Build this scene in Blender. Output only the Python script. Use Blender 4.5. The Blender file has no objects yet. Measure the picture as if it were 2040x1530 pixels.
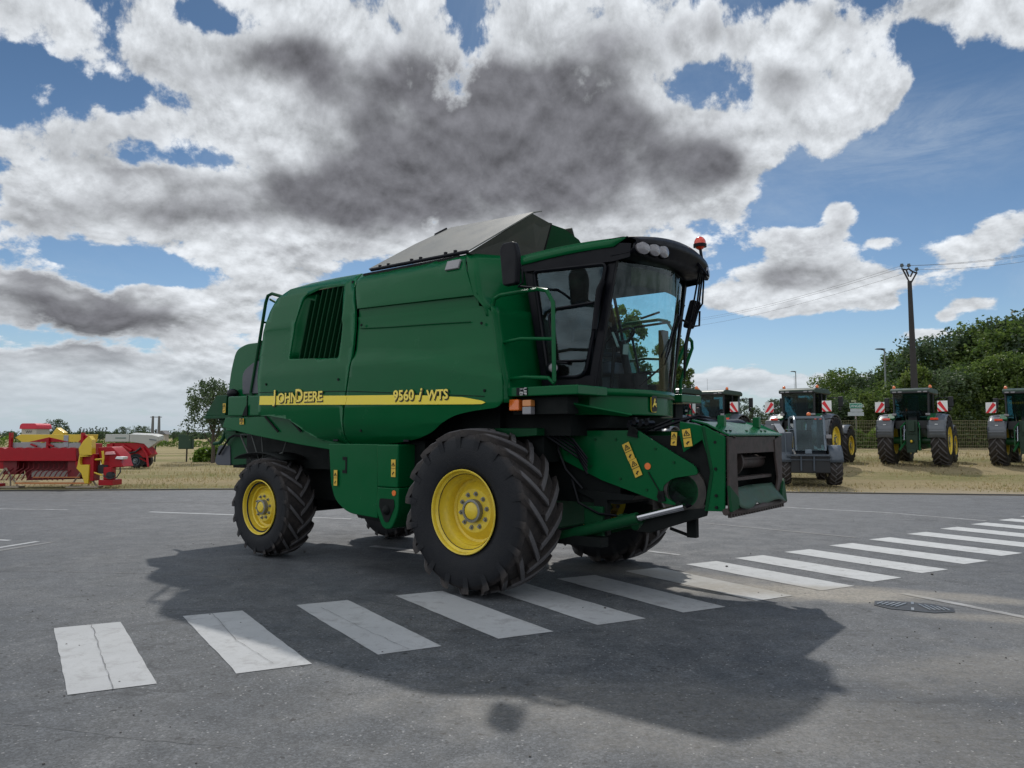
import bpy, bmesh, math, random
from math import sin, cos, pi, radians, sqrt, atan2
from mathutils import Vector, Matrix
random.seed(7)
sc = bpy.context.scene
COL = sc.collection

# ---------------------------------------------------------------- camera
HCAM = 1.67
cd = bpy.data.cameras.new('camera'); cam = bpy.data.objects.new('camera', cd); COL.objects.link(cam)
cd.sensor_width = 36; cd.lens = 36 * 1533 / 2040
cd.clip_start = .05; cd.clip_end = 6000
cam.location = (0, 0, HCAM)
cam.rotation_euler = (radians(90 + 3.77), 0, 0)
sc.camera = cam

# ---------------------------------------------------------------- light
SUN_EL = radians(47.5); SUN_AZ = radians(.5)     # azimuth clockwise from +Y
sd = bpy.data.lights.new('sun', 'SUN'); sun = bpy.data.objects.new('sun', sd); COL.objects.link(sun)
sd.energy = 3.0; sd.angle = radians(1.1); sd.color = (1, .955, .89)
sdir = Vector((sin(SUN_AZ) * cos(SUN_EL), cos(SUN_AZ) * cos(SUN_EL), sin(SUN_EL)))
sun.rotation_euler = sdir.to_track_quat('Z', 'Y').to_euler()

wd = bpy.data.worlds.new('World'); sc.world = wd; wd.use_nodes = True
nt = wd.node_tree; nt.nodes.clear()
def _n(t, **k):
    n = nt.nodes.new(t)
    for a, b in k.items(): setattr(n, a, b)
    return n
def _in(sock, v):
    if isinstance(v, bpy.types.NodeSocket): nt.links.new(v, sock)
    else: sock.default_value = v
def M(op, a, b=None, c=None, clamp=False):
    n = _n('ShaderNodeMath', operation=op, use_clamp=clamp); _in(n.inputs[0], a)
    if b is not None: _in(n.inputs[1], b)
    if c is not None: _in(n.inputs[2], c)
    return n.outputs[0]
def SS(x, lo, hi, a=0., b=1.):
    n = _n('ShaderNodeMapRange', interpolation_type='SMOOTHSTEP'); _in(n.inputs[0], x)
    for i, v in enumerate((lo, hi, a, b)): n.inputs[1 + i].default_value = v
    return n.outputs[0]
def NOISE(vec, scale, detail=8, rough=.55, dist=0.):
    n = _n('ShaderNodeTexNoise'); _in(n.inputs['Vector'], vec)
    n.inputs['Scale'].default_value = scale; n.inputs['Detail'].default_value = detail
    n.inputs['Roughness'].default_value = rough; n.inputs['Distortion'].default_value = dist
    return n.outputs[0]
def MIXC(f, a, b):
    n = _n('ShaderNodeMix', data_type='RGBA'); _in(n.inputs[0], f); _in(n.inputs[6], a); _in(n.inputs[7], b)
    return n.outputs[2]
tc = _n('ShaderNodeTexCoord'); sx = _n('ShaderNodeSeparateXYZ'); nt.links.new(tc.outputs['Generated'], sx.inputs[0])
X, Y, Z = sx.outputs
AZ = M('ARCTAN2', X, Y)
EL = M('ARCTAN2', Z, M('SQRT', M('ADD', M('MULTIPLY', X, X), M('MULTIPLY', Y, Y))))
ELc = M('MAXIMUM', EL, 0.)
LOGE = M('MULTIPLY', M('LOGARITHM', M('ADD', ELc, .12), 2.718), .52)
cv = _n('ShaderNodeCombineXYZ'); _in(cv.inputs[0], AZ); _in(cv.inputs[1], LOGE); V2 = cv.outputs[0]
_p = radians(3.77)
def px2ae(x, y):
    dx = (x - 1020) / 1533; dy = -(y - 765) / 1533
    v = Vector((dx, cos(_p) - dy * sin(_p), sin(_p) + dy * cos(_p)))
    return atan2(v.x, v.y), atan2(v.z, sqrt(v.x ** 2 + v.y ** 2))
n_big = NOISE(V2, 3.2, 9, .56, .25)
n_det = NOISE(V2, 9.5, 9, .6, .15)
vo = _n('ShaderNodeTexVoronoi', feature='SMOOTH_F1'); vo.inputs['Scale'].default_value = 17; vo.inputs['Smoothness'].default_value = .6
vw = _n('ShaderNodeVectorMath', operation='ADD'); nw = _n('ShaderNodeTexNoise'); nw.inputs['Scale'].default_value = 8; nw.inputs['Detail'].default_value = 4
nt.links.new(V2, nw.inputs['Vector']); sc_ = _n('ShaderNodeVectorMath', operation='SCALE'); sc_.inputs['Scale'].default_value = .12
nt.links.new(nw.outputs['Color'], sc_.inputs[0]); nt.links.new(V2, vw.inputs[0]); nt.links.new(sc_.outputs[0], vw.inputs[1])
nt.links.new(vw.outputs[0], vo.inputs['Vector'])
puff = M('SUBTRACT', .35, vo.outputs['Distance'])
# cloud banks, placed by azimuth and elevation: (x, y, half width, half height, amount)
BANKS = [(900,330,340,150,.9),(1130,270,230,150,.7),(1200,390,230,90,.6),(1420,350,150,110,1.0),(600,180,190,150,.5),(640,420,230,110,.65),(1000,50,560,110,.42),
         (1500,150,230,120,.5),(1650,60,200,70,.35),(180,50,260,80,.5),(130,430,220,90,.42),(330,390,180,60,.4),(130,640,280,90,.45),(420,620,200,40,.3),
         (60,790,520,40,.45),(360,230,140,70,.5),(120,300,160,60,.4),(250,750,380,50,.5),(560,560,140,50,.3),
         (1755,200,85,52,.8),(1580,575,160,60,.95),(1600,540,80,40,.4),(1745,570,120,40,.6),(1480,600,80,26,.45),(1620,478,90,30,1.1),(1668,415,44,30,1.25),(1950,480,120,56,.85),(1740,490,70,40,-.3),
         (2035,30,90,80,.7),(1860,20,160,34,.45),(1460,755,110,30,.85),(1640,768,120,24,.7),(1940,607,56,18,1.1),(1880,632,28,13,1.0),(1770,604,24,12,.9),(1850,665,70,14,.8),(1760,480,40,14,.7),(1120,460,70,45,.5),(1330,500,100,30,.4),(1700,640,30,8,.3),
         (440,45,110,36,-.75),(255,190,130,36,-.6),(400,320,130,30,-.75),(60,215,90,36,-.5),(330,545,150,26,-.7),(60,115,80,36,-.45),(30,330,70,26,-.4),(1385,165,80,50,-.8),(1760,350,260,70,-.55),(1560,660,320,50,-.5),(1960,280,200,130,-.6),(200,500,120,16,-.2)]
tot = None
for (x, y, hw, hh, am) in BANKS:
    a0, e0 = px2ae(x, y); a1, _ = px2ae(x + hw, y); _, e1 = px2ae(x, y - hh)
    da = M('DIVIDE', M('SUBTRACT', AZ, a0), abs(a1 - a0)); de = M('DIVIDE', M('SUBTRACT', EL, e0), abs(e1 - e0))
    r2 = M('ADD', M('MULTIPLY', da, da), M('MULTIPLY', de, de))
    g = M('MULTIPLY', M('EXPONENT', M('MULTIPLY', r2, -.8)), am)
    tot = g if tot is None else M('ADD', tot, g)
# a general cover left of the view and all round behind the camera
cover = M('ADD', SS(M('ABSOLUTE', AZ), .75, 1.3, 0., .5), SS(AZ, -.42, .12, .27, 0.))
tot = M('ADD', tot, cover)
sh_ = _n('ShaderNodeVectorMath', operation='ADD'); nt.links.new(V2, sh_.inputs[0]); sh_.inputs[1].default_value = (0, .035, 0)
n_mid = NOISE(V2, 5.5, 9, .6, .35)
n_midu = NOISE(sh_.outputs[0], 5.5, 9, .6, .35)
sh2 = _n('ShaderNodeVectorMath', operation='ADD'); nt.links.new(V2, sh2.inputs[0]); sh2.inputs[1].default_value = (0, .014, 0)
n_detu = NOISE(sh2.outputs[0], 9.5, 9, .6, .15)
n_fine = NOISE(V2, 24., 7, .62, .1)
dens = M('ADD', tot, M('ADD', M('MULTIPLY', M('SUBTRACT', n_big, .5), 1.5), M('ADD', M('MULTIPLY', M('SUBTRACT', n_det, .5), 2.3), M('ADD', M('MULTIPLY', M('SUBTRACT', n_fine, .5), .8), M('MULTIPLY', puff, .45)))))
dens = M('SUBTRACT', dens, .33)
alpha = SS(dens, -.08, .17)
DARKS = [(960,300,300,150,1.0),(1180,340,150,110,.45),(1040,190,190,90,.65),(700,400,190,60,.75),(1410,330,90,50,.6),(560,120,110,60,.7),(90,690,170,60,.7),(350,425,150,38,.55),(780,140,110,60,.35),(1590,545,90,34,.7),(1250,80,160,50,.25),(200,240,90,40,.3),(100,560,220,50,.6),(60,450,150,40,.5),(250,640,260,40,.5),(120,120,120,40,.4),(250,330,150,40,.45),(1350,60,140,40,.3),(1560,170,100,40,.3),(330,160,140,40,.25),(1460,765,90,14,.4)]
dk = None
for (x, y, hw, hh, am) in DARKS:
    a0, e0 = px2ae(x, y); a1, _ = px2ae(x + hw, y); _, e1 = px2ae(x, y - hh)
    da = M('DIVIDE', M('SUBTRACT', AZ, a0), abs(a1 - a0)); de = M('DIVIDE', M('SUBTRACT', EL, e0), abs(e1 - e0))
    g = M('MULTIPLY', M('EXPONENT', M('MULTIPLY', M('ADD', M('MULTIPLY', da, da), M('MULTIPLY', de, de)), -.8)), am)
    dk = g if dk is None else M('ADD', dk, g)
core = M('MULTIPLY', SS(M('ADD', M('SUBTRACT', dk, M('MULTIPLY', puff, .5)), M('ADD', M('MULTIPLY', M('SUBTRACT', n_mid, .5), .9), M('MULTIPLY', M('SUBTRACT', n_det, .5), .35))), .18, .95), SS(dens, .0, .4))
belly = M('MULTIPLY', SS(M('ADD', M('MULTIPLY', M('SUBTRACT', n_midu, n_mid), 1.6), M('MULTIPLY', M('SUBTRACT', n_mid, .5), .8)), -.03, .30), SS(dens, .05, .5, 0., .55))
thick = M('MULTIPLY', M('MAXIMUM', core, belly), SS(M('ABSOLUTE', AZ), .8, 1.4, 1., .35))
wa, we = px2ae(1800, 280); wa1, _ = px2ae(2080, 280); _, we1 = px2ae(1800, 200)
wd_ = M('DIVIDE', M('SUBTRACT', AZ, wa), abs(wa1 - wa)); wf_ = M('DIVIDE', M('SUBTRACT', EL, we), abs(we1 - we))
wblob = M('EXPONENT', M('MULTIPLY', M('ADD', M('MULTIPLY', wd_, wd_), M('MULTIPLY', wf_, wf_)), -.8))
wmp = _n('ShaderNodeMapping'); wmp.inputs['Rotation'].default_value = (0, 0, .35); wmp.inputs['Scale'].default_value = (1, 3.2, 1); nt.links.new(V2, wmp.inputs[0])
wn = NOISE(wmp.outputs[0], 5., 10, .7, .6)
wisp = M('ADD', M('MULTIPLY', SS(NOISE(V2, 2.2, 10, .68, .8), .45, .85), .40), M('MULTIPLY', M('MULTIPLY', wblob, SS(wn, .3, .75)), .45), None, True)
sky = _n('ShaderNodeTexSky', sky_type='NISHITA', sun_disc=False, sun_elevation=SUN_EL, sun_rotation=SUN_AZ, air_density=1.0, dust_density=.3, ozone_density=3.0)
hz = SS(EL, 0., .5, 0., 1.)
tint = MIXC(hz, (.66, .72, .77, 1), (.34, .425, .475, 1))
mm = _n('ShaderNodeMix', data_type='RGBA', blend_type='MULTIPLY'); mm.inputs[0].default_value = 1; nt.links.new(sky.outputs[0], mm.inputs[6]); nt.links.new(tint, mm.inputs[7])
clear = MIXC(SS(EL, -.02, .13), (4.1, 4.9, 5.6, 1), mm.outputs[2])
ccol = MIXC(thick, (6.3, 6.6, 6.95, 1), (1.62, 1.64, 1.82, 1))
rel = M('ADD', M('ADD', .70, M('MULTIPLY', n_fine, .5)), M('MULTIPLY', M('SUBTRACT', n_det, n_detu), 2.6))
rel = M('MINIMUM', M('MAXIMUM', rel, .5), 1.35)
ccol2 = _n('ShaderNodeVectorMath', operation='SCALE'); nt.links.new(ccol, ccol2.inputs[0]); nt.links.new(rel, ccol2.inputs['Scale'])
wc = MIXC(wisp, clear, (5.2, 5.9, 6.6, 1))
far = MIXC(SS(EL, 0., .13), (4.6, 5.2, 5.7, 1), ccol2.outputs[0])
back = SS(M('ABSOLUTE', AZ), .8, 1.5)  # unseen clouds behind the camera, brightened to add fill light
fsc = _n('ShaderNodeVectorMath', operation='SCALE'); nt.links.new(far, fsc.inputs[0]); nt.links.new(M('ADD', 1., M('MULTIPLY', back, .55)), fsc.inputs['Scale'])
fin = MIXC(alpha, wc, fsc.outputs[0])
fin = MIXC(SS(EL, -.06, -.01), (1.2, 1.2, 1.2, 1), fin)
bg = _n('ShaderNodeBackground'); bg.inputs[1].default_value = .13; nt.links.new(fin, bg.inputs[0])
wo = _n('ShaderNodeOutputWorld'); nt.links.new(bg.outputs[0], wo.inputs[0])
try: wd.cycles.sampling_method = 'MANUAL'; wd.cycles.sample_map_resolution = 512
except Exception: pass
sc.view_settings.view_transform = 'Standard'; sc.view_settings.look = 'None'; sc.view_settings.gamma = 1
sc.view_settings.use_curve_mapping = False
sc.view_settings.exposure = -.2

# ================================================================ helpers
def XZ(px, py, Yd):
    """world x and z of a photo pixel at distance Yd"""
    dx = (px - 1020) / 1533; dy = -(py - 765) / 1533
    v = Vector((dx, cos(_p) - dy * sin(_p), sin(_p) + dy * cos(_p)))
    k = Yd / v.y
    return v.x * k, HCAM + v.z * k
def GP(px, py, z=0):
    dx = (px - 1020) / 1533; dy = -(py - 765) / 1533
    v = Vector((dx, cos(_p) - dy * sin(_p), sin(_p) + dy * cos(_p)))
    k = (z - HCAM) / v.z
    return Vector((v.x * k, v.y * k, z))
def smooth(t): t = max(0, min(1, t)); return t * t * (3 - 2 * t)
def ground_z(x, y):
    if y < 23.8: return 0
    s = smooth((x + 2) / 9)
    return s * interp(y, [23.8, 27, 31, 38, 47, 60, 110], [0, .16, .47, .62, .80, 1.0, 1.4])

_mats = {}
def mat(name, col, rough=.5, metal=0., var=.12, vs=3., bump=0., bs=60., dirt=0., dirtcol=(.16, .13, .10), coat=0., spec=.5, alpha=None, emit=None, trans=0., rv=.1):
    if name in _mats: return _mats[name]
    m = bpy.data.materials.new(name); m.use_nodes = True; T = m.node_tree; N = T.nodes; L = T.links
    b = N['Principled BSDF']
    tc = N.new('ShaderNodeTexCoord')
    no = N.new('ShaderNodeTexNoise'); no.inputs['Scale'].default_value = vs; no.inputs['Detail'].default_value = 7; no.inputs['Roughness'].default_value = .62
    L.new(tc.outputs['Object'], no.inputs['Vector'])
    mx = N.new('ShaderNodeMix'); mx.data_type = 'RGBA'
    mx.inputs[6].default_value = tuple(min(1, c * (1 - var)) for c in col) + (1,)
    mx.inputs[7].default_value = tuple(min(1, c * (1 + var)) for c in col) + (1,)
    L.new(no.outputs[0], mx.inputs[0]); out = mx.outputs[2]
    mr = N.new('ShaderNodeMapRange'); mr.inputs[1].default_value = .3; mr.inputs[2].default_value = .7
    mr.inputs[3].default_value = max(.02, rough - rv); mr.inputs[4].default_value = min(1, rough + rv); L.new(no.outputs[0], mr.inputs[0]); ro = mr.outputs[0]
    if dirt:
        n2 = N.new('ShaderNodeTexNoise'); n2.inputs['Scale'].default_value = vs * 1.7; n2.inputs['Detail'].default_value = 12; n2.inputs['Roughness'].default_value = .72
        L.new(tc.outputs['Object'], n2.inputs['Vector'])
        r2 = N.new('ShaderNodeMapRange'); r2.inputs[1].default_value = .45; r2.inputs[2].default_value = .8; r2.inputs[4].default_value = dirt; L.new(n2.outputs[0], r2.inputs[0])
        m2 = N.new('ShaderNodeMix'); m2.data_type = 'RGBA'; L.new(r2.outputs[0], m2.inputs[0]); L.new(out, m2.inputs[6]); m2.inputs[7].default_value = tuple(dirtcol) + (1,)
        out = m2.outputs[2]
        m3 = N.new('ShaderNodeMix'); L.new(r2.outputs[0], m3.inputs[0]); L.new(ro, m3.inputs[2]); m3.inputs[3].default_value = .85; ro = m3.outputs[0]
    L.new(out, b.inputs['Base Color']); L.new(ro, b.inputs['Roughness'])
    b.inputs['Metallic'].default_value = metal
    b.inputs['Specular IOR Level'].default_value = spec
    if coat: b.inputs['Coat Weight'].default_value = coat; b.inputs['Coat Roughness'].default_value = .12
    if trans: b.inputs['Transmission Weight'].default_value = trans
    if bump:
        n3 = N.new('ShaderNodeTexNoise'); n3.inputs['Scale'].default_value = bs; n3.inputs['Detail'].default_value = 5
        L.new(tc.outputs['Object'], n3.inputs['Vector']); bp = N.new('ShaderNodeBump'); bp.inputs['Strength'].default_value = bump; bp.inputs['Distance'].default_value = .02
        L.new(n3.outputs[0], bp.inputs['Height']); L.new(bp.outputs[0], b.inputs['Normal'])
    _mats[name] = m
    return m
def glass(name, tint, dens=.35, rough=.02):
    if name in _mats: return _mats[name]
    m = bpy.data.materials.new(name); m.use_nodes = True; T = m.node_tree; N = T.nodes; L = T.links; N.clear()
    o = N.new('ShaderNodeOutputMaterial'); tr = N.new('ShaderNodeBsdfTransparent'); tr.inputs[0].default_value = tuple(tint) + (1,)
    gl = N.new('ShaderNodeBsdfGlossy'); gl.inputs['Roughness'].default_value = rough; gl.inputs['Color'].default_value = (.62, .68, .70, 1)
    fr = N.new('ShaderNodeFresnel'); fr.inputs[0].default_value = 1.5
    df = N.new('ShaderNodeBsdfDiffuse'); df.inputs[0].default_value = (.25, .26, .24, 1)
    no = N.new('ShaderNodeTexNoise'); no.inputs['Scale'].default_value = 2.5; no.inputs['Detail'].default_value = 9; no.inputs['Roughness'].default_value = .7
    tc = N.new('ShaderNodeTexCoord'); L.new(tc.outputs['Object'], no.inputs['Vector'])
    mr = N.new('ShaderNodeMapRange'); mr.inputs[1].default_value = .45; mr.inputs[2].default_value = .8; mr.inputs[3].default_value = .02; mr.inputs[4].default_value = dens * .5
    L.new(no.outputs[0], mr.inputs[0])
    a = N.new('ShaderNodeMixShader'); L.new(mr.outputs[0], a.inputs[0]); L.new(tr.outputs[0], a.inputs[1]); L.new(df.outputs[0], a.inputs[2])
    c = N.new('ShaderNodeMixShader'); L.new(fr.outputs[0], c.inputs[0]); L.new(a.outputs[0], c.inputs[1]); L.new(gl.outputs[0], c.inputs[2])
    L.new(c.outputs[0], o.inputs[0]); _mats[name] = m
    return m

class MB:
    """collects shapes, then links them as ONE mesh object"""
    def __init__(s): s.v = []; s.f = []
    def add(s, vs, fs, T=None):
        k = len(s.v)
        s.v += [tuple(T @ Vector(v)) if T else tuple(v) for v in vs]
        s.f += [tuple(i + k for i in f) for f in fs]; return s
    def box(s, c, d, rot=None, taper=None):
        hx, hy, hz = d[0] / 2, d[1] / 2, d[2] / 2
        vs = [(x * hx * (taper if taper and z > 0 else 1), y * hy * (taper if taper and z > 0 else 1), z * hz) for z in (-1, 1) for y in (-1, 1) for x in (-1, 1)]
        T = Matrix.Translation(c)
        if rot: T = T @ Matrix.Rotation(rot[2], 4, 'Z') @ Matrix.Rotation(rot[1], 4, 'Y') @ Matrix.Rotation(rot[0], 4, 'X')
        return s.add(vs, [(0, 2, 3, 1), (4, 5, 7, 6), (0, 1, 5, 4), (2, 6, 7, 3), (0, 4, 6, 2), (1, 3, 7, 5)], T)
    def b2(s, a, b): return s.box([(a[i] + b[i]) / 2 for i in range(3)], [abs(b[i] - a[i]) for i in range(3)])
    def tube(s, pts, r, n=8, cap=True):
        pts = [Vector(p) for p in pts]; rs = r if isinstance(r, (list, tuple)) else [r] * len(pts)
        k = len(s.v); up = None
        for i, p in enumerate(pts):
            d = (pts[min(i + 1, len(pts) - 1)] - pts[max(i - 1, 0)]).normalized()
            if up is None: up = Vector((0, 0, 1)) if abs(d.z) < .9 else Vector((1, 0, 0))
            a = d.cross(up).normalized(); b = d.cross(a).normalized(); up = -b if b.dot(up) < 0 else b
            for j in range(n):
                t = 2 * pi * j / n; s.v.append(tuple(p + (a * cos(t) + b * sin(t)) * rs[i]))
        for i in range(len(pts) - 1):
            for j in range(n):
                s.f.append((k + i * n + j, k + i * n + (j + 1) % n, k + (i + 1) * n + (j + 1) % n, k + (i + 1) * n + j))
        if cap:
            s.f.append(tuple(k + j for j in range(n))[::-1]); s.f.append(tuple(k + (len(pts) - 1) * n + j for j in range(n)))
        return s
    def cyl(s, a, b, r, r2=None, n=20): return s.tube([a, b], [r, r if r2 is None else r2], n)
    def lathe(s, prof, n=48, o=(0, 0, 0)):
        """prof: list of (r, y); turned round the local y axis"""
        k = len(s.v); m = len(prof)
        for i in range(n):
            t = 2 * pi * i / n
            for r, y in prof: s.v.append((o[0] + r * cos(t), o[1] + y, o[2] + r * sin(t)))
        for i in range(n):
            for j in range(m - 1):
                a = k + i * m + j; b = k + ((i + 1) % n) * m + j
                s.f.append((a, a + 1, b + 1, b))
        return s
    def prism(s, poly, y0, y1, plane='xz'):
        """poly of (a, b) extruded along the third axis"""
        def P(a, b, c): return (a, c, b) if plane == 'xz' else ((c, a, b) if plane == 'yz' else (a, b, c))
        n = len(poly)
        return s.add([P(a, b, y0) for a, b in poly] + [P(a, b, y1) for a, b in poly],
                     [tuple(range(n))[::-1], tuple(range(n, 2 * n))] + [(i, (i + 1) % n, n + (i + 1) % n, n + i) for i in range(n)])
    def sphere(s, c, r, nu=14, nv=9, sq=(1, 1, 1), z0=-1):
        k = len(s.v)
        for i in range(nv + 1):
            ph = -pi / 2 + pi * i / nv
            for j in range(nu):
                t = 2 * pi * j / nu
                s.v.append((c[0] + r * sq[0] * cos(ph) * cos(t), c[1] + r * sq[1] * cos(ph) * sin(t), c[2] + r * sq[2] * max(z0, sin(ph))))
        for i in range(nv):
            for j in range(nu):
                s.f.append((k + i * nu + j, k + i * nu + (j + 1) % nu, k + (i + 1) * nu + (j + 1) % nu, k + (i + 1) * nu + j))
        return s
    def quad(s, a, b, c, d, th=.012):
        a, b, c, d = map(Vector, (a, b, c, d)); n = (b - a).cross(d - a).normalized() * th
        return s.add([a, b, c, d, a + n, b + n, c + n, d + n], [(0, 3, 2, 1), (4, 5, 6, 7), (0, 1, 5, 4), (1, 2, 6, 5), (2, 3, 7, 6), (3, 0, 4, 7)])
    def poly3(s, pts, th=.015):
        pts = [Vector(p) for p in pts]; n = Vector((0, 0, 0))
        for i in range(len(pts)): n += pts[i].cross(pts[(i + 1) % len(pts)])
        n = n.normalized() * th; k = len(pts)
        return s.add(pts + [p + n for p in pts], [tuple(range(k))[::-1], tuple(range(k, 2 * k))] + [(i, (i + 1) % k, k + (i + 1) % k, k + i) for i in range(k)])
    def grid(s, f, nu, nv):
        k = len(s.v)
        for i in range(nu + 1):
            for j in range(nv + 1): s.v.append(tuple(f(i / nu, j / nv)))
        for i in range(nu):
            for j in range(nv):
                a = k + i * (nv + 1) + j; s.f.append((a, a + nv + 1, a + nv + 2, a + 1))
        return s
    def build(s, name, m, parent=None, bevel=0., smooth_a=35, seg=2, solid=0.):
        me = bpy.data.meshes.new(name); me.from_pydata([tuple(v) for v in s.v], [], s.f)
        bm = bmesh.new(); bm.from_mesh(me); bmesh.ops.recalc_face_normals(bm, faces=bm.faces); bm.to_mesh(me); bm.free()
        me.materials.append(m)
        if smooth_a:
            me.polygons.foreach_set('use_smooth', [True] * len(me.polygons)); me.set_sharp_from_angle(angle=radians(smooth_a))
        o = bpy.data.objects.new(name, me); COL.objects.link(o)
        if parent: o.parent = parent
        if solid:
            q = o.modifiers.new('thickness', 'SOLIDIFY'); q.thickness = solid; q.offset = 0
        if bevel:
            q = o.modifiers.new('bevel', 'BEVEL'); q.width = bevel; q.segments = seg; q.limit_method = 'ANGLE'; q.angle_limit = radians(40); q.harden_normals = True
        return o
def tag(o, label=None, cat=None, group=None, kind=None):
    if label: o['label'] = label
    if cat: o['category'] = cat
    if group: o['group'] = group
    if kind: o['kind'] = kind
    return o
def thing(name, label, cat, loc=(0, 0, 0), rz=0, group=None, s=1.):
    o = bpy.data.objects.new(name, None); COL.objects.link(o); o.empty_display_size = .3
    o.location = loc; o.rotation_euler = (0, 0, rz); o.scale = (s, s, s)
    return tag(o, label, cat, group)
def sub(name, parent, loc=(0, 0, 0), rot=(0, 0, 0)):
    o = bpy.data.objects.new(name, None); COL.objects.link(o); o.parent = parent; o.location = loc; o.rotation_euler = rot; o.empty_display_size = .1
    return o
def kids(o): return [c for c in bpy.data.objects if c.parent == o]
def copy_tree(o, parent=None):
    ch = kids(o); c = o.copy(); COL.objects.link(c); c.parent = parent
    for k in ch: copy_tree(k, c)
    return c
def flat2d(outlines, res=.12):
    """fill closed outlines (holes allowed) in the x-z plane and cut the face into strips; gives verts and faces"""
    cu = bpy.data.curves.new('t', 'CURVE'); cu.dimensions = '2D'; cu.fill_mode = 'BOTH'
    for pts in outlines:
        sp = cu.splines.new('POLY'); sp.points.add(len(pts) - 1); sp.use_cyclic_u = True
        for q, (a, b) in zip(sp.points, pts): q.co = (a, b, 0, 1)
    ob = bpy.data.objects.new('t', cu); me = ob.to_mesh().copy(); ob.to_mesh_clear()
    bpy.data.objects.remove(ob); bpy.data.curves.remove(cu)
    bm = bmesh.new(); bm.from_mesh(me); bpy.data.meshes.remove(me)
    bmesh.ops.remove_doubles(bm, verts=bm.verts, dist=1e-5)
    xs = [v.co.x for v in bm.verts]; ys = [v.co.y for v in bm.verts]
    for ax, lo, hi in ((0, min(xs), max(xs)), (1, min(ys), max(ys))):
        n = int((hi - lo) / res)
        for i in range(1, n + 1):
            p = lo + (hi - lo) * i / (n + 1); co = (p, 0, 0) if ax == 0 else (0, p, 0); no = (1, 0, 0) if ax == 0 else (0, 1, 0)
            bmesh.ops.bisect_plane(bm, geom=bm.verts[:] + bm.edges[:] + bm.faces[:], plane_co=co, plane_no=no, dist=1e-5)
    bmesh.ops.remove_doubles(bm, verts=bm.verts, dist=1e-4)
    vs = [(v.co.x, v.co.y) for v in bm.verts]; bm.verts.index_update()
    fs = [tuple(v.index for v in f.verts) for f in bm.faces]; bm.free()
    return vs, fs
def interp(x, xs, ys):
    if x <= xs[0]: return ys[0]
    for i in range(1, len(xs)):
        if x <= xs[i]:
            t = (x - xs[i - 1]) / (xs[i] - xs[i - 1]); return ys[i - 1] + (ys[i] - ys[i - 1]) * t
    return ys[-1]
def rounded(pts, r, n=5):
    """round the corners of a closed outline"""
    out = []; k = len(pts); r = r if isinstance(r, (list, tuple)) else [r] * k
    for i in range(k):
        p = Vector(pts[i]); a = Vector(pts[i - 1]); b = Vector(pts[(i + 1) % k]); rr = min(r[i], (a - p).length * .45, (b - p).length * .45)
        if rr < 1e-4: out.append(tuple(p)); continue
        s = p + (a - p).normalized() * rr; e = p + (b - p).normalized() * rr
        for j in range(n + 1):
            t = j / n; out.append(tuple(s * (1 - t) ** 2 + p * 2 * t * (1 - t) + e * t * t))
    return out
def text(s, size, m, parent, loc, rot, name='lettering', ext=.003, off=0., shear=0., sx=1., space=1.):
    cu = bpy.data.curves.new('t', 'FONT'); cu.body = s; cu.size = size; cu.extrude = ext; cu.offset = off; cu.shear = shear; cu.space_character = space; cu.resolution_u = 3
    ob = bpy.data.objects.new('t', cu); me = ob.to_mesh().copy(); ob.to_mesh_clear(); bpy.data.objects.remove(ob); bpy.data.curves.remove(cu)
    me.name = name
    for v in me.vertices: v.co.x *= sx
    me.materials.clear(); me.materials.append(m)
    o = bpy.data.objects.new(name, me); COL.objects.link(o); o.parent = parent; o.location = loc; o.rotation_euler = rot
    return o

# ---- wheels -----------------------------------------------------------
def rubber(R):
    """black sidewall; the tread carries dried dust"""
    nm = 'tyre rubber %.2f' % R
    if nm in _mats: return _mats[nm]
    m = mat(nm, (.011, .012, .015), .6, var=.3, vs=4, bump=.25, bs=90, dirt=.3, dirtcol=(.035, .033, .032), spec=.22)
    T = m.node_tree; N = T.nodes; L = T.links; B = N['Principled BSDF']; src = B.inputs['Base Color'].links[0].from_socket
    tc = N.new('ShaderNodeTexCoord'); mp = N.new('ShaderNodeVectorMath'); mp.operation = 'MULTIPLY'; mp.inputs[1].default_value = (1 / R, 0, 1 / R); L.new(tc.outputs['Object'], mp.inputs[0])
    ln = N.new('ShaderNodeVectorMath'); ln.operation = 'LENGTH'; L.new(mp.outputs[0], ln.inputs[0])
    a = N.new('ShaderNodeMapRange'); a.inputs[1].default_value = .86; a.inputs[2].default_value = .93; L.new(ln.outputs['Value'], a.inputs[0])
    no = N.new('ShaderNodeTexNoise'); no.inputs['Scale'].default_value = 9; no.inputs['Detail'].default_value = 8; no.inputs['Roughness'].default_value = .7; L.new(tc.outputs['Object'], no.inputs['Vector'])
    k = N.new('ShaderNodeMapRange'); k.inputs[1].default_value = .3; k.inputs[2].default_value = .7; k.inputs[3].default_value = .25; L.new(no.outputs[0], k.inputs[0])
    u = N.new('ShaderNodeMath'); u.operation = 'MULTIPLY'; L.new(a.outputs[0], u.inputs[0]); L.new(k.outputs[0], u.inputs[1])
    x = N.new('ShaderNodeMix'); x.data_type = 'RGBA'; L.new(u.outputs[0], x.inputs[0]); L.new(src, x.inputs[6]); x.inputs[7].default_value = (.062, .052, .047, 1)
    a2 = N.new('ShaderNodeMapRange'); a2.inputs[1].default_value = .975; a2.inputs[2].default_value = .985; a2.inputs[4].default_value = .8; L.new(ln.outputs['Value'], a2.inputs[0])
    y = N.new('ShaderNodeMix'); y.data_type = 'RGBA'; L.new(a2.outputs[0], y.inputs[0]); L.new(x.outputs[2], y.inputs[6]); y.inputs[7].default_value = (.125, .12, .125, 1)
    L.new(y.outputs[2], B.inputs['Base Color']); return m
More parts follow.
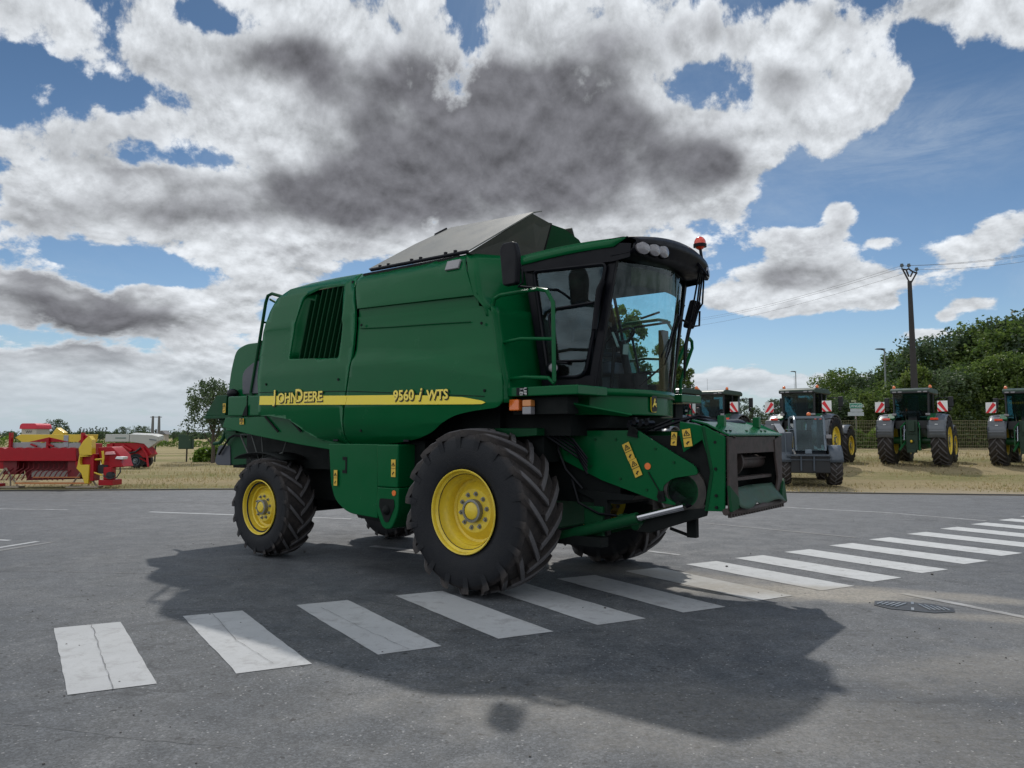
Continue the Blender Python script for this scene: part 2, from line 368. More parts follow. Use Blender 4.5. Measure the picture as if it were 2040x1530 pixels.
YEL = mat('wheel yellow', (.70, .52, .035), .42, var=.12, vs=5, dirt=.45, dirtcol=(.24, .17, .07), coat=.15)
def tyre_mb(R, W, rr, nl, lug=.058, lw=.042, sweep=.46):
    b = MB(); h = W / 2; rb = R - lug; hs = R - rr
    prof = [(rr - .02, -h * .80), (rr + .022, -h * .86), (rr + .045, -h * .93), (rr + hs * .2, -h * .99), (rr + hs * .38, -h * 1.03), (rr + hs * .55, -h * 1.03), (rr + hs * .74, -h * .99), (rb - .03, -h * .95), (rb, -h * .84), (rb + .004, -h * .4), (rb + .006, 0)]
    prof = prof + [(r, -y) for r, y in prof[::-1][1:]]
    b.lathe(prof, 72)
    for side in (-1, 1):
        for i in range(nl):
            f0 = 2 * pi * (i + (.5 if side > 0 else 0)) / nl
            secs = []
            for t in (-.16, 0, .18, .38, .6, .82, 1.):
                if t < 0: y = side * h * 1.035; rad = R - lug * 1.9; base = R - lug * 2.9; w = lw * 1.0
                else:
                    y = side * (h * 1.03 * (1 - t) - .025 * t); rad = R - (.012 if t < .05 else 0) - .02 * abs(y / h) ** 4; base = rb - .02; w = lw * (1.05 - .15 * t)
                fi = f0 - sweep * max(t, 0) ** .85
                secs.append((fi, y, rad, base, w))
            k = len(b.v)
            for fi, y, rad, base, w in secs:
                for rr_, ww in ((base, w * 1.18), (rad, w), (rad, -w), (base, -w * 1.18)):
                    ff = fi + ww / 2 / R * 1.25
                    b.v.append((rr_ * cos(ff), y, rr_ * sin(ff)))
            for q in range(len(secs) - 1):
                for e in range(3): a = k + q * 4 + e; b.f.append((a, a + 1, a + 5, a + 4))
            b.f.append((k, k + 1, k + 2, k + 3)); e = k + (len(secs) - 1) * 4; b.f.append((e + 3, e + 2, e + 1, e))
    return b
def rim_mb(rr, W, dish):
    """outer side is -y; dish: how far the disc sits behind the outer flange"""
    h = W / 2; o = -h * .985
    p = [(rr + .012, o + .012), (rr + .030, o + .004), (rr + .034, o - .004), (rr + .028, o - .012), (rr + .018, o - .008), (rr + .012, o + .005), (rr + .01, o + .03), (rr - .012, o + .05), (rr - .022, o + .12), (rr - .05, o + .15), (rr - .055, o + dish * .6), (rr - .07, o + dish * .7), (rr - .075, o + dish), (rr - .1, o + dish + .01),
         (rr * .62, o + dish - .03), (rr * .56, o + dish - .055), (rr * .42, o + dish - .055), (rr * .36, o + dish - .05), (.001, o + dish - .05)]
    b = MB(); b.lathe(p, 56)
    b.lathe([(rr - .05, o + dish), (rr - .05, h * .9), (rr + .03, h * .93)], 40)
    return b, o + dish - .055
MESHC = {}
GREY = mat('hub grey', (.22, .22, .2), .5, .4, dirt=.4)
def wheel(parent, loc, R, W, rr, nl, dish, flip=False, name='wheel', rimmat=None, spin=.0, steer=0., lug=.058, detail=True):
    key = (R, W, rr, nl, dish, rimmat.name if rimmat else '')
    w = sub(name, parent, loc, (0, 0, steer))
    if flip: w.scale = (1, -1, 1)
    if key not in MESHC:
        t = tyre_mb(R, W, rr, nl, lug, lw=.054 * R / .87).build('tyre', rubber(R), w, smooth_a=32)
        rb, yd = rim_mb(rr, W, dish); r = rb.build('rim', rimmat or YEL, w)
        hb = MB(); k = rr / .42
        hb.lathe([(.125 * k, yd + .02), (.125 * k, yd - .05), (.10 * k, yd - .055), (.095 * k, yd - .03)], 32)
        for i in range(10):
            a = 2 * pi * i / 10 + .15
            x, z = .185 * k * cos(a), .185 * k * sin(a)
            hb.cyl((x, yd + .01, z), (x, yd - .006, z), .026 * k, n=12); hb.cyl((x, yd, z), (x, yd - .03, z), .014 * k, n=6)
        h = hb.build('hub', GREY, w)
        cp = MB().lathe([(.095 * k, yd + .02), (.093 * k, yd - .045), (.07 * k, yd - .062), (.001, yd - .066)], 28).build('hub_cap', rimmat or YEL, w)
        MESHC[key] = (t, r, h, cp)
    else:
        for q in MESHC[key]: c = q.copy(); COL.objects.link(c); c.parent = w
    for c in kids(w):
        if c.name.startswith('tyre'): c.rotation_euler = (0, spin, 0)
    return w

# ================================================================ ground
def nodes(m):
    m.use_nodes = True; T = m.node_tree; return T, T.nodes, T.links, T.nodes['Principled BSDF']
def mk(T):
    L = T.links
    def put(s, v):
        if isinstance(v, bpy.types.NodeSocket): L.new(v, s)
        else: s.default_value = v
    def noise(vec, sc_, det=6, ro=.6, di=0.):
        n = T.nodes.new('ShaderNodeTexNoise'); L.new(vec, n.inputs['Vector']); n.inputs['Scale'].default_value = sc_; n.inputs['Detail'].default_value = det; n.inputs['Roughness'].default_value = ro; n.inputs['Distortion'].default_value = di
        return n.outputs[0]
    def ramp(x, a, b, c=0., d=1., kind='SMOOTHSTEP'):
        n = T.nodes.new('ShaderNodeMapRange'); n.interpolation_type = kind; L.new(x, n.inputs[0])
        for i, v in enumerate((a, b, c, d)): n.inputs[1 + i].default_value = v
        return n.outputs[0]
    def mix(f, a, b):
        n = T.nodes.new('ShaderNodeMix'); n.data_type = 'RGBA'; put(n.inputs[0], f); put(n.inputs[6], a); put(n.inputs[7], b); return n.outputs[2]
    def math_(op, a, b=0., c=0.):
        n = T.nodes.new('ShaderNodeMath'); n.operation = op; put(n.inputs[0], a); put(n.inputs[1], b); put(n.inputs[2], c); return n.outputs[0]
    def spot(P, x, y, rx, ry, ang=0.):
        mp = T.nodes.new('ShaderNodeMapping'); mp.vector_type = 'TEXTURE'; mp.inputs['Location'].default_value = (x, y, 0); mp.inputs['Rotation'].default_value = (0, 0, ang); mp.inputs['Scale'].default_value = (rx, ry, 1000)
        L.new(P, mp.inputs[0]); n = T.nodes.new('ShaderNodeVectorMath'); n.operation = 'LENGTH'; L.new(mp.outputs[0], n.inputs[0]); return n.outputs['Value']
    return noise, ramp, mix, math_, spot
ASP = bpy.data.materials.new('asphalt'); T, N, L, B = nodes(ASP); noise, ramp, mix, math_, spot = mk(T)
geo = N.new('ShaderNodeNewGeometry'); P = geo.outputs['Position']
mpv = N.new('ShaderNodeMapping'); mpv.inputs['Scale'].default_value = (.35, 1, 1); L.new(P, mpv.inputs[0]); PV = mpv.outputs[0]
grit = noise(P, 150, 2, .6); grit2 = noise(P, 62, 3, .7); patch = noise(P, .8, 7, .7, .6); mid = noise(P, 2.2, 8, .68); big = noise(P, .35, 6, .6, .4)
vor = N.new('ShaderNodeTexVoronoi'); vor.inputs['Scale'].default_value = 48; L.new(P, vor.inputs['Vector'])
c = mix(ramp(big, .3, .7), (.056, .062, .070, 1), (.084, .091, .100, 1))
c = mix(ramp(patch, .42, .72, 0, .75), c, (.125, .129, .133, 1))
c = mix(ramp(mid, .45, .78, 0, .5), c, (.125, .127, .128, 1))
c = mix(ramp(mid, .30, .48, .45, 0), c, (.040, .043, .048, 1))
sy0 = N.new('ShaderNodeSeparateXYZ'); L.new(P, sy0.inputs[0])
c = mix(ramp(sy0.outputs[1], 7, 20, 0, .5), c, (.115, .120, .127, 1))  # grazing sheen painted in: the asphalt turns paler with distance
def cells(scale_, k):
    v = N.new('ShaderNodeTexVoronoi'); v.inputs['Scale'].default_value = scale_; L.new(P, v.inputs['Vector']); q = N.new('ShaderNodeSeparateColor'); L.new(v.outputs['Color'], q.inputs[0]); return q.outputs[k]
stone = cells(72, 0); stone2 = cells(135, 1); stone3 = cells(40, 2)
tone = math_('ADD', math_('MULTIPLY', math_('POWER', stone, 2.), .62), math_('ADD', math_('MULTIPLY', stone2, .45), .52))
tone = math_('MULTIPLY', tone, ramp(noise(P, 5, 6, .7), .3, .7, .82, 1.15))
vm = N.new('ShaderNodeVectorMath'); vm.operation = 'SCALE'; L.new(c, vm.inputs[0]); L.new(tone, vm.inputs['Scale']); c = vm.outputs[0]
stone4 = cells(90, 0)
c = mix(ramp(stone4, .992, .994, 0, .6), c, (.34, .34, .34, 1))
c = mix(ramp(stone3, .010, .008, 0, .7), c, (.012, .012, .013, 1))
tar = noise(PV, .55, 5, .55, 1.2)
c = mix(math_('MULTIPLY', ramp(math_('ABSOLUTE', math_('SUBTRACT', tar, .5)), .0, .012, .55, 0), ramp(noise(P, .5, 4, .6), .45, .6)), c, (.028, .03, .033, 1))
# sandy dust around the drain
def dust_mask(P, noise, ramp, math_, spot):
    dn = noise(P, 1.8, 9, .72, .3); d2 = noise(P, 14, 6, .75); m = None
    for (x, y, rx, ry, a, am) in ((2.9, 8.35, 1.5, .50, -.34, .95), (3.6, 8.3, 1.0, .36, -.3, .85), (4.5, 8.1, 1.2, .26, -.5, .6), (4.5, 7.1, .9, .22, -.2, .5), (2.1, 9.2, 1.1, .4, -.5, .6), (1.2, 9.7, 1.3, .4, -.5, .3), (1.4, 4.6, 2.6, .7, -.2, .22), (3.8, 5.6, 1.6, .6, .1, .28), (6, 7, 3, 1.2, .2, .12)):
        d = ramp(math_('ADD', spot(P, x, y, rx, ry, a), math_('MULTIPLY', math_('SUBTRACT', dn, .5), 1.6)), .35, 1.25, am, 0)
        m = d if m is None else math_('MAXIMUM', m, d)
    return math_('MULTIPLY', m, ramp(d2, .25, .6, .55, 1.))
m = dust_mask(P, noise, ramp, math_, spot)
vd = N.new('ShaderNodeVectorMath'); vd.operation = 'SCALE'; vd.inputs[0].default_value = (.33, .30, .25); L.new(ramp(noise(P, 28, 7, .75), .25, .75, .6, 1.15), vd.inputs['Scale'])
c = mix(m, c, vd.outputs[0])
L.new(c, B.inputs['Base Color']); L.new(ramp(mid, .3, .7, .62, .85), B.inputs['Roughness']); B.inputs['Specular IOR Level'].default_value = .45
bp = N.new('ShaderNodeBump'); bp.inputs['Strength'].default_value = .5; bp.inputs['Distance'].default_value = .003; L.new(math_('ADD', stone, grit2), bp.inputs['Height']); L.new(bp.outputs[0], B.inputs['Normal'])

FLD = bpy.data.materials.new('dry grass ground'); T, N, L, B = nodes(FLD); noise, ramp, mix, math_, spot = mk(T)
geo = N.new('ShaderNodeNewGeometry'); P = geo.outputs['Position']
mp = N.new('ShaderNodeMapping'); mp.inputs['Scale'].default_value = (.35, 1, 1); L.new(P, mp.inputs[0]); PS = mp.outputs[0]
a1 = noise(PS, .9, 9, .72); a2 = noise(P, 9, 6, .75); a3 = noise(PS, .16, 5, .6); a4 = noise(P, 40, 3, .8)
c = mix(ramp(a1, .3, .7), (.33, .27, .155, 1), (.43, .345, .20, 1))
c = mix(ramp(a3, .42, .60, 0, .8), c, (.19, .195, .07, 1))
c = mix(ramp(noise(P, 2.6, 8, .75), .48, .7, 0, .7), c, (.40, .30, .19, 1))
c = mix(ramp(a1, .52, .68, 0, .55), c, (.17, .17, .07, 1))
c = mix(ramp(a2, .5, .75, 0, .6), c, (.50, .42, .27, 1))
c = mix(ramp(a2, .25, .45, .6, 0), c, (.16, .13, .08, 1))
c = mix(ramp(a4, .3, .5, .45, 0), c, (.12, .10, .055, 1))
sy = N.new('ShaderNodeSeparateXYZ'); L.new(P, sy.inputs[0])
edge = ramp(math_('ADD', sy.outputs[1], math_('MULTIPLY', a1, 3.)), 23.6, 26.2, .8, 0)
c = mix(edge, c, (.42, .36, .27, 1))
L.new(c, B.inputs['Base Color']); B.inputs['Roughness'].default_value = .95; B.inputs['Specular IOR Level'].default_value = .1
bp = N.new('ShaderNodeBump'); bp.inputs['Strength'].default_value = .8; bp.inputs['Distance'].default_value = .08; L.new(math_('ADD', a2, a4), bp.inputs['Height']); L.new(bp.outputs[0], B.inputs['Normal'])
def paint_mat(name, col, wear, sc_=6.):
    m = bpy.data.materials.new(name); T, N, L, B = nodes(m); noise, ramp, mix, math_, spot = mk(T)
    geo = N.new('ShaderNodeNewGeometry'); P = geo.outputs['Position']
    n1 = noise(P, sc_, 10, .72, .4); n2 = noise(P, 120, 3, .7); n3 = noise(P, 1.1, 6, .7)
    c = mix(ramp(n3, .35, .7), tuple(x * .88 for x in col) + (1,), tuple(col) + (1,))
    c = mix(ramp(n2, .30, .42, .5, 0), c, (.16, .155, .15, 1))
    c = mix(ramp(math_('ADD', n1, math_('MULTIPLY', n3, .35)), .70 - wear * .2, .90 - wear * .15, 0, .35 + wear * .55), c, (.16, .155, .15, 1))
    c = mix(dust_mask(P, noise, ramp, math_, spot), c, (.31, .285, .24, 1))
    L.new(c, B.inputs['Base Color']); B.inputs['Roughness'].default_value = .72
    bp = N.new('ShaderNodeBump'); bp.inputs['Strength'].default_value = .3; bp.inputs['Distance'].default_value = .004; L.new(n2, bp.inputs['Height']); L.new(bp.outputs[0], B.inputs['Normal'])
    return m
PW = paint_mat('crossing white', (.40, .41, .42), .2); PWB = paint_mat('crossing white clean', (.50, .51, .51), .2)
PWW = paint_mat('worn line white', (.38, .39, .40), .8, 3.)
PF = paint_mat('faded line', (.20, .205, .21), .9, 3.)
DUSTY = mat('crack dark', (.11, .11, .11), .9)

# ground sheet to the horizon, finer near the yard
xs = sorted(set([-2500, -900, -400, -200, -120] + [-80 + 4 * i for i in range(41)] + [100, 140, 200, 400, 900, 2500]))
ysl = sorted(set([-600, -100, -20, 8, 23.8] + [24 + 2 * i for i in range(22)] + [70, 80, 95, 120, 180, 300, 700, 1500, 3000]))
b = MB()
for y in ysl:
    for x in xs: b.v.append((x, y, ground_z(x, y) - .012))
nx = len(xs)
for j in range(len(ysl) - 1):
    for i in range(nx - 1): b.f.append((j * nx + i, j * nx + i + 1, (j + 1) * nx + i + 1, (j + 1) * nx + i))
tag(b.build('ground', FLD, smooth_a=60), kind='structure')
EDGE = [(-90, 21.6), (-40, 22.2), (-15.1, 22.9), (-8.4, 23.55), (-2, 23.35), (3, 22.8), (7.8, 22.28), (14, 21.19), (30, 19.8), (90, 16)]
random.seed(3)
edge = []
for i in range(len(EDGE) - 1):
    n = max(1, int((EDGE[i + 1][0] - EDGE[i][0]) / .5))
    for k in range(n):
        t = k / n; edge.append((EDGE[i][0] * (1 - t) + EDGE[i + 1][0] * t, EDGE[i][1] * (1 - t) + EDGE[i + 1][1] * t + random.uniform(-.03, .03)))
b = MB(); n = len(edge); b.v = [(x, y, 0) for x, y in edge] + [(x, -60, 0) for x, y in edge]
b.f = [(i, i + 1, n + i + 1, n + i) for i in range(n - 1)]
tag(b.build('asphalt_yard', ASP, smooth_a=0), kind='structure')
KERB = mat('kerb edge dark', (.06, .058, .055), .9, var=.3, vs=20)
b = MB()
for i in range(n - 1):
    (x0, y0), (x1, y1) = edge[i], edge[i + 1]
    b.quad((x0, y0 - .02, .006), (x1, y1 - .02, .006), (x1, y1 + .10, .008), (x0, y0 + .10, .008), .03)
tag(b.build('verge_edge', KERB, smooth_a=0), kind='structure')

TL = {0: (-3.96, 6.77), 1: (-3.03, 7.21), 2: (-2.12, 7.67), 3: (-1.21, 8.12), 4: (-.34, 8.58), 5: (.52, 9.05), 6: (1.38, 9.56), 7: (2.24, 10.06), 8: (3.02, 10.55), 9: (3.88, 11.10), 10: (4.78, 11.74), 11: (5.69, 12.41), 12: (6.65, 13.10), 13: (7.61, 13.82), 14: (8.56, 14.5), 15: (9.5, 15.2), 16: (10.4, 15.9)}
def crosswalk_stripe(k):
    x, y = TL[k]; t = k / 16; wv = Vector((.465 - .0 * t, .225 + .06 * t)); lv = Vector((1.11 - .08 * t, -1.71 + .05 * t)); p = Vector((x, y))
    b = MB(); r = random.Random(k)
    rows = 14; L_, R_ = [], []
    for i in range(rows + 1):
        q = p + lv * (i / rows); L_.append(q + Vector((r.uniform(-.004, .004), r.uniform(-.004, .004)))); R_.append(q + wv + Vector((r.uniform(-.004, .004), r.uniform(-.004, .004))))
    for q in L_ + R_: b.v.append((q.x, q.y, .004))
    for i in range(rows): b.f.append((i, i + 1, rows + 2 + i, rows + 1 + i))
    o = b.build('crossing_stripe', PW if k < 6 else PWB, smooth_a=0)
    tag(o, kind='structure'); return o
for k in TL: crosswalk_stripe(k)
def strip(name, pts, w, m, z=.008, kind='structure', jag=0.):
    b = MB(); P2 = []
    r = random.Random(len(pts) + int(abs(pts[0][0] * 100)))
    for i in range(len(pts) - 1):
        a = Vector(pts[i][:2]); c = Vector(pts[i + 1][:2]); n = max(1, int((c - a).length / .08)) if jag else 1
        for k in range(n):
            q = a.lerp(c, k / n); P2.append(q + (Vector((r.gauss(0, jag), r.gauss(0, jag))) if jag else Vector((0, 0))))
    P2.append(Vector(pts[-1][:2]))
    for i, q in enumerate(P2):
        d = (P2[min(i + 1, len(P2) - 1)] - P2[max(0, i - 1)]).normalized(); nn = Vector((-d.y, d.x)) * w / 2 * (r.uniform(.5, 1.3) if jag else 1)
        b.v += [(q.x + nn.x, q.y + nn.y, z), (q.x - nn.x, q.y - nn.y, z)]
    b.f = [(2 * i, 2 * i + 1, 2 * i + 3, 2 * i + 2) for i in range(len(P2) - 1)]
    return tag(b.build(name, m, smooth_a=0), kind=kind)
def gp(*q): return [tuple(GP(*a)[:2]) for a in q]
strip('painted_line', gp((-60, 1013), (0, 1014), (135, 1016)), .10, PWW, .004)
strip('painted_line', gp((298, 1020), (470, 1026)), .12, PW, .004)
strip('painted_line', gp((470, 1026), (700, 1034)), .12, PWW, .004)
strip('painted_line', gp((-40, 1098), (0, 1091), (75, 1079)), .10, PW, .004)
strip('painted_line', gp((-40, 1104), (0, 1097), (105, 1080)), .10, PF, .004)
strip('painted_line', gp((-40, 1074), (20, 1077)), .10, PW, .004)
strip('painted_line', gp((1505, 1008), (1760, 1021), (1965, 1038)), .12, PWW, .004)
strip('painted_line', gp((1400, 1042), (1705, 1071)), .08, PF, .004)
strip('painted_line', gp((1225, 1090), (1355, 1106)), .10, PWW, .004)
strip('painted_line', gp((740, 1088), (835, 1098)), .14, PWW, .004)
strip('painted_line', gp((1800, 1183), (1900, 1202), (2060, 1234)), .10, PWW, .004)
strip('painted_line', gp((0, 996), (470, 1003)), .06, PF, .004)
strip('road_crack', gp((183, 1246), (200, 1300), (226, 1376)), .004, DUSTY, .010, jag=.004)
strip('road_crack', gp((424, 1223), (470, 1277), (545, 1324)), .0035, DUSTY, .010, jag=.004)
strip('road_crack', gp((640, 1212), (720, 1252), (815, 1296)), .0035, DUSTY, .010, jag=.004)
strip('road_crack', gp((0, 1441), (60, 1446), (110, 1451), (250, 1470), (380, 1482), (480, 1490)), .004, DUSTY, .004, jag=.006)
strip('road_crack', gp((-20, 1136), (150, 1140), (300, 1143), (470, 1150), (640, 1157)), .012, PF, .004, jag=.01)

# drain cover: an oct-shaped iron grate with slanting ribs in two fields
IRON = mat('cast iron', (.028, .032, .038), .5, .4, var=.3, vs=12, dirt=.12, dirtcol=(.18, .16, .13))
dc = thing('drain_cover', 'dark cast iron drain cover with slanting ribs set in the sandy patch of asphalt', 'drain cover', (3.89, 7.60, 0), radians(-27))
dc.scale = (.84, .95, 1)
b = MB(); b.prism([(-.40, -.10), (-.22, -.22), (.22, -.22), (.42, -.08), (.42, .10), (.22, .22), (-.22, .22), (-.40, .12)], .001, .006, 'xy'); b.build('plate', IRON, dc)
b = MB()
for s in (-1, 1):
    for i in range(5): b.box((s * (.12 + i * .055), 0, .009), (.022, .26 - .03 * i, .012), (0, 0, s * .45))
b.box((0, .15, .008), (.03, .12, .01)); b.box((0, -.15, .008), (.03, .12, .01)); b.build('ribs', mat('worn iron rib', (.30, .32, .34), .35, .7, dirt=.2), dc)
# pebbles on the asphalt
b = MB(); r = random.Random(11); PEB = mat('pebble', (.10, .095, .09), .9, var=.4)
for i in range(260):
    x = r.uniform(-5, 6); y = r.uniform(3, 12); q = r.uniform(.003, .009) * (2.2 if r.random() < .05 else 1); b.sphere((x, y, q * .5), q, 5, 3, (1, r.uniform(.7, 1.2), .7))
tag(b.build('loose_gravel', PEB), kind='stuff')

# ================================================================ combine harvester
# local frame: x forward, y to the machine's left, z up; the camera sees its right side (-y)
JG = mat('machine green', (.0014, .086, .026), .20, var=.12, vs=1.6, dirt=.14, dirtcol=(.010, .062, .026), rv=.06, spec=.15)
JGd = mat('machine green dusty', (.003, .052, .018), .5, var=.15, vs=3, dirt=.35, dirtcol=(.03, .045, .03), rv=.08, spec=.15)
DK = mat('dark inner metal', (.004, .006, .006), .7, var=.3, vs=6, dirt=.25, dirtcol=(.022, .022, .018), spec=.2)
BLK = mat('black plastic', (.0028, .0032, .006), .40, var=.2, vs=8, dirt=.12, dirtcol=(.02, .019, .02), spec=.16)
BRN = mat('worn bare steel', (.060, .042, .038), .62, .3, var=.45, vs=6, dirt=.75, dirtcol=(.016, .03, .02))
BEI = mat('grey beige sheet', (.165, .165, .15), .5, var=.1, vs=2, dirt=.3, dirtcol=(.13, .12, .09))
STY = mat('stripe yellow', (.80, .62, .02), .4, var=.04, vs=5, coat=.3)
STK = mat('sticker yellow', (.62, .40, .04), .5, var=.08, vs=30)
STW = mat('sticker white', (.7, .7, .68), .5)
INK = mat('print black', (.012, .010, .006), .6)
LENS = mat('lamp lens', (.20, .19, .20), .12, var=.15, vs=40, coat=.6)
ORL = mat('orange lens', (.75, .16, .02), .2, var=.15, vs=40, coat=.6)
REDL = mat('beacon red orange', (.72, .045, .010), .15, var=.15, vs=20, coat=.7)
CHR = mat('polished rod', (.5, .5, .52), .12, 1., var=.05)
GL1 = glass('side glass', (.45, .60, .64), .2); GL2 = glass('windscreen glass', (.84, .99, .98), .3)
MIR = mat('mirror glass', (.5, .5, .52), .05, 1.)
SEAT = mat('seat fabric', (.05, .06, .085), .85, var=.25, vs=12)
HA = radians(-37.9)
CH = thing('combine_harvester', 'large green combine harvester without its header, yellow rims and side stripe, parked over the crossing', 'combine harvester', (.480, 9.328, 0), HA)

PZ = [1.50, 1.55, 1.65, 1.8, 2.0, 2.5, 2.62, 3.04, 3.12, 3.40, 3.55, 3.66, 3.74]
PY = [1.22, 1.30, 1.40, 1.47, 1.50, 1.50, 1.475, 1.44, 1.45, 1.40, 1.36, 1.28, 1.15]
def side_y(z, x=0): return interp(z, PZ, PY)
def side_panel(outs, name, mt, side=-1, off=0., th=.03, res=.11, yf=side_y, label=None):
    vs, fs = flat2d(outs, res)
    b = MB(); b.add([(x, side * (yf(z, x) + off), z) for x, z in vs], fs)
    o = b.build(name, mt, CH, smooth_a=28)
    q = o.modifiers.new('thickness', 'SOLIDIFY'); q.thickness = th; q.offset = -1 if side < 0 else -1
    q = o.modifiers.new('bevel', 'BEVEL'); q.width = .009; q.segments = 2; q.limit_method = 'ANGLE'; q.angle_limit = radians(50)
    if label: o['label'] = label
    return o
REAR = [(-3.83, 2.18), (-3.83, 1.93), (-3.55, 1.92), (-3.17, 1.87), (-2.95, 1.75), (-2.73, 1.63), (-2.49, 1.57), (-2.18, 1.55), (-2.06, 2.0), (-1.955, 2.5), (-1.93, 2.75), (-1.925, 3.15), (-2.10, 3.72), (-2.63, 3.735), (-3.16, 3.72), (-3.46, 3.66), (-3.64, 3.54), (-3.74, 3.36), (-3.83, 3.08), (-3.875, 2.75), (-3.86, 2.4)]
VENT = rounded([(-3.20, 2.67), (-2.19, 2.62), (-2.15, 3.08), (-2.24, 3.58), (-2.78, 3.60), (-3.03, 3.52), (-3.14, 3.1)], [.03, .05, .3, .04, .05, .08, .4])
MAIN = rounded([(-1.905, 3.11), (.09, 3.05), (.24, 2.96), (.34, 2.55), (.43, 2.22), (.44, 2.01), (.36, 1.95), (.01, 1.92), (-.24, 1.88), (-.44, 1.8), (-.62, 1.70), (-.85, 1.63), (-1.21, 1.58), (-1.76, 1.54), (-2.16, 1.54), (-2.03, 2.0), (-1.93, 2.5), (-1.905, 2.75)], [0, .08, .1, 0, .03, .05, .05, .1, .1, .1, .1, .1, .1, 0, 0, 0, 0, 0])
UPPER = [(-2.07, 3.70), (-1.32, 3.70), (-.66, 3.70), (-.30, 3.70), (-.16, 3.45), (-.01, 3.17), (-1.90, 3.215)]
def main_y(z, x):
    y = side_y(z)
    zc = interp(x, [-1.93, -1.39, -.57, -.12, .3, .4], [2.57, 2.56, 2.45, 2.37, 2.28, 2.24])     # crease that falls towards the front
    if zc < z < zc + .10: y -= .035 * (z - zc) / .10
    elif z >= zc + .10: y -= .035
    return y
for s in (-1, 1):
    side_panel([REAR, VENT], 'side_panel', JG, s)
    side_panel([MAIN], 'side_panel', JG, s, yf=main_y, res=.07)
    side_panel([UPPER], 'side_panel', JG, s)
    # raised lip strips
    b = MB(); b.quad((-1.9, s * 1.40, 3.07), (.04, s * 1.40, 3.01), (.0, s * 1.40, 3.20), (-1.9, s * 1.40, 3.25), .012 * s); b.build('trim_strip', JG, CH)
    b = MB(); b.tube([(-1.84, s * 1.428, 2.965), (-1.27, s * 1.43, 2.935), (-.7, s * 1.434, 2.915), (-.06, s * 1.436, 2.885)], .006, 5); b.build('panel_crease', JGd, CH)
    # lamp on the tank side
    b = MB(); b.box((-.38, s * (side_y(3.56) + .01), 3.56), (.20, .03, .12), (radians(-22) * -s, 0, 0)); b.build('marker_lamp', LENS, CH, bevel=.008)
    # vent box: pocket, louvres
    b = MB(); b.b2((-3.2, s * 1.12, 2.60), (-2.10, s * 1.14, 3.62)); b.b2((-2.12, s * 1.13, 2.60), (-2.09, s * 1.34, 3.60)); b.b2((-3.2, s * 1.13, 2.56), (-2.12, s * 1.42, 2.60)); b.build('vent_back', DK, CH)
    b = MB(); b.grid(lambda u, v: (interp(2.66 + .9 * v, [2.66, 3.1, 3.56], [-3.215, -3.15, -3.04]) + .15 * u, s * (side_y(2.66 + .9 * v) - .01 - .12 * u * (2 - u)), 2.66 + .9 * v), 5, 8); b.build('vent_pocket', JG, CH, solid=.01)
    for i in range(9):
        x = -3.02 + i * .102; top = min(3.56, 3.44 + .06 * i); bot = 2.665 - i * .006; k = .0
        def yy(z): return side_y(z) - .02
        b = MB()
        y0, y1 = yy(bot) - .005, yy(top) - .005
        b.quad((x, s * y0, bot), (x - .012, s * (y0 - .075), bot), (x + .103, s * (y1 - .075), top), (x + .115, s * y1, top), .008)
        b.tube([(x, s * y0, bot), (x + .115, s * y1, top)], .008, 4)
        b.build('louvre', JGd, CH)
# yellow stripe and lettering on the right side; a plain stripe on the left
for s in (-1, 1):
    y0 = 1.506
    b = MB(); b.poly3([(-3.79, s * y0, 2.075), (-2.005, s * y0, 2.035), (-1.975, s * y0, 2.145), (-3.78, s * y0, 2.195)], .005 * (1 if s < 0 else -1)); b.build('stripe', STY, CH)
    b = MB(); b.poly3([(-2.0, s * y0, 2.035), (.05, s * y0, 1.99), (.17, s * y0, 1.99), (.215, s * y0, 2.005), (.17, s * y0, 2.025), (-.1, s * y0, 2.07), (-.9, s * y0, 2.12), (-1.97, s * y0, 2.145)], .005 * (1 if s < 0 else -1)); b.build('stripe', STY, CH)
LETD = mat('letter edge', (.035, .03, .005), .5); LETY = mat('letter yellow', (.85, .66, .10), .4, var=.03)
def word(parts, z, y=-1.512):
    for s_, x, size, sx, dz, sh in parts:
        text(s_, size, LETD, CH, (x + .010, y - .002, z + dz - .011), (pi / 2, 0, 0), ext=.002, off=.007, sx=sx, shear=sh)
        text(s_, size, LETY, CH, (x, y - .005, z + dz), (pi / 2, 0, 0), ext=.003, off=.0035, sx=sx, shear=sh)
word([('J', -3.462, .225, .95, .012, 0), ('OHN', -3.37, .175, 1.05, 0, 0), ('D', -2.995, .235, .95, .0, 0), ('EERE', -2.82, .175, 1.04, 0, 0)], 2.095)
word([('9560', -1.16, .165, 1.02, 0, 0), ('i', -.765, .20, 1., -.005, .30), ('WTS', -.625, .145, 1.05, 0, 0)], 2.062)

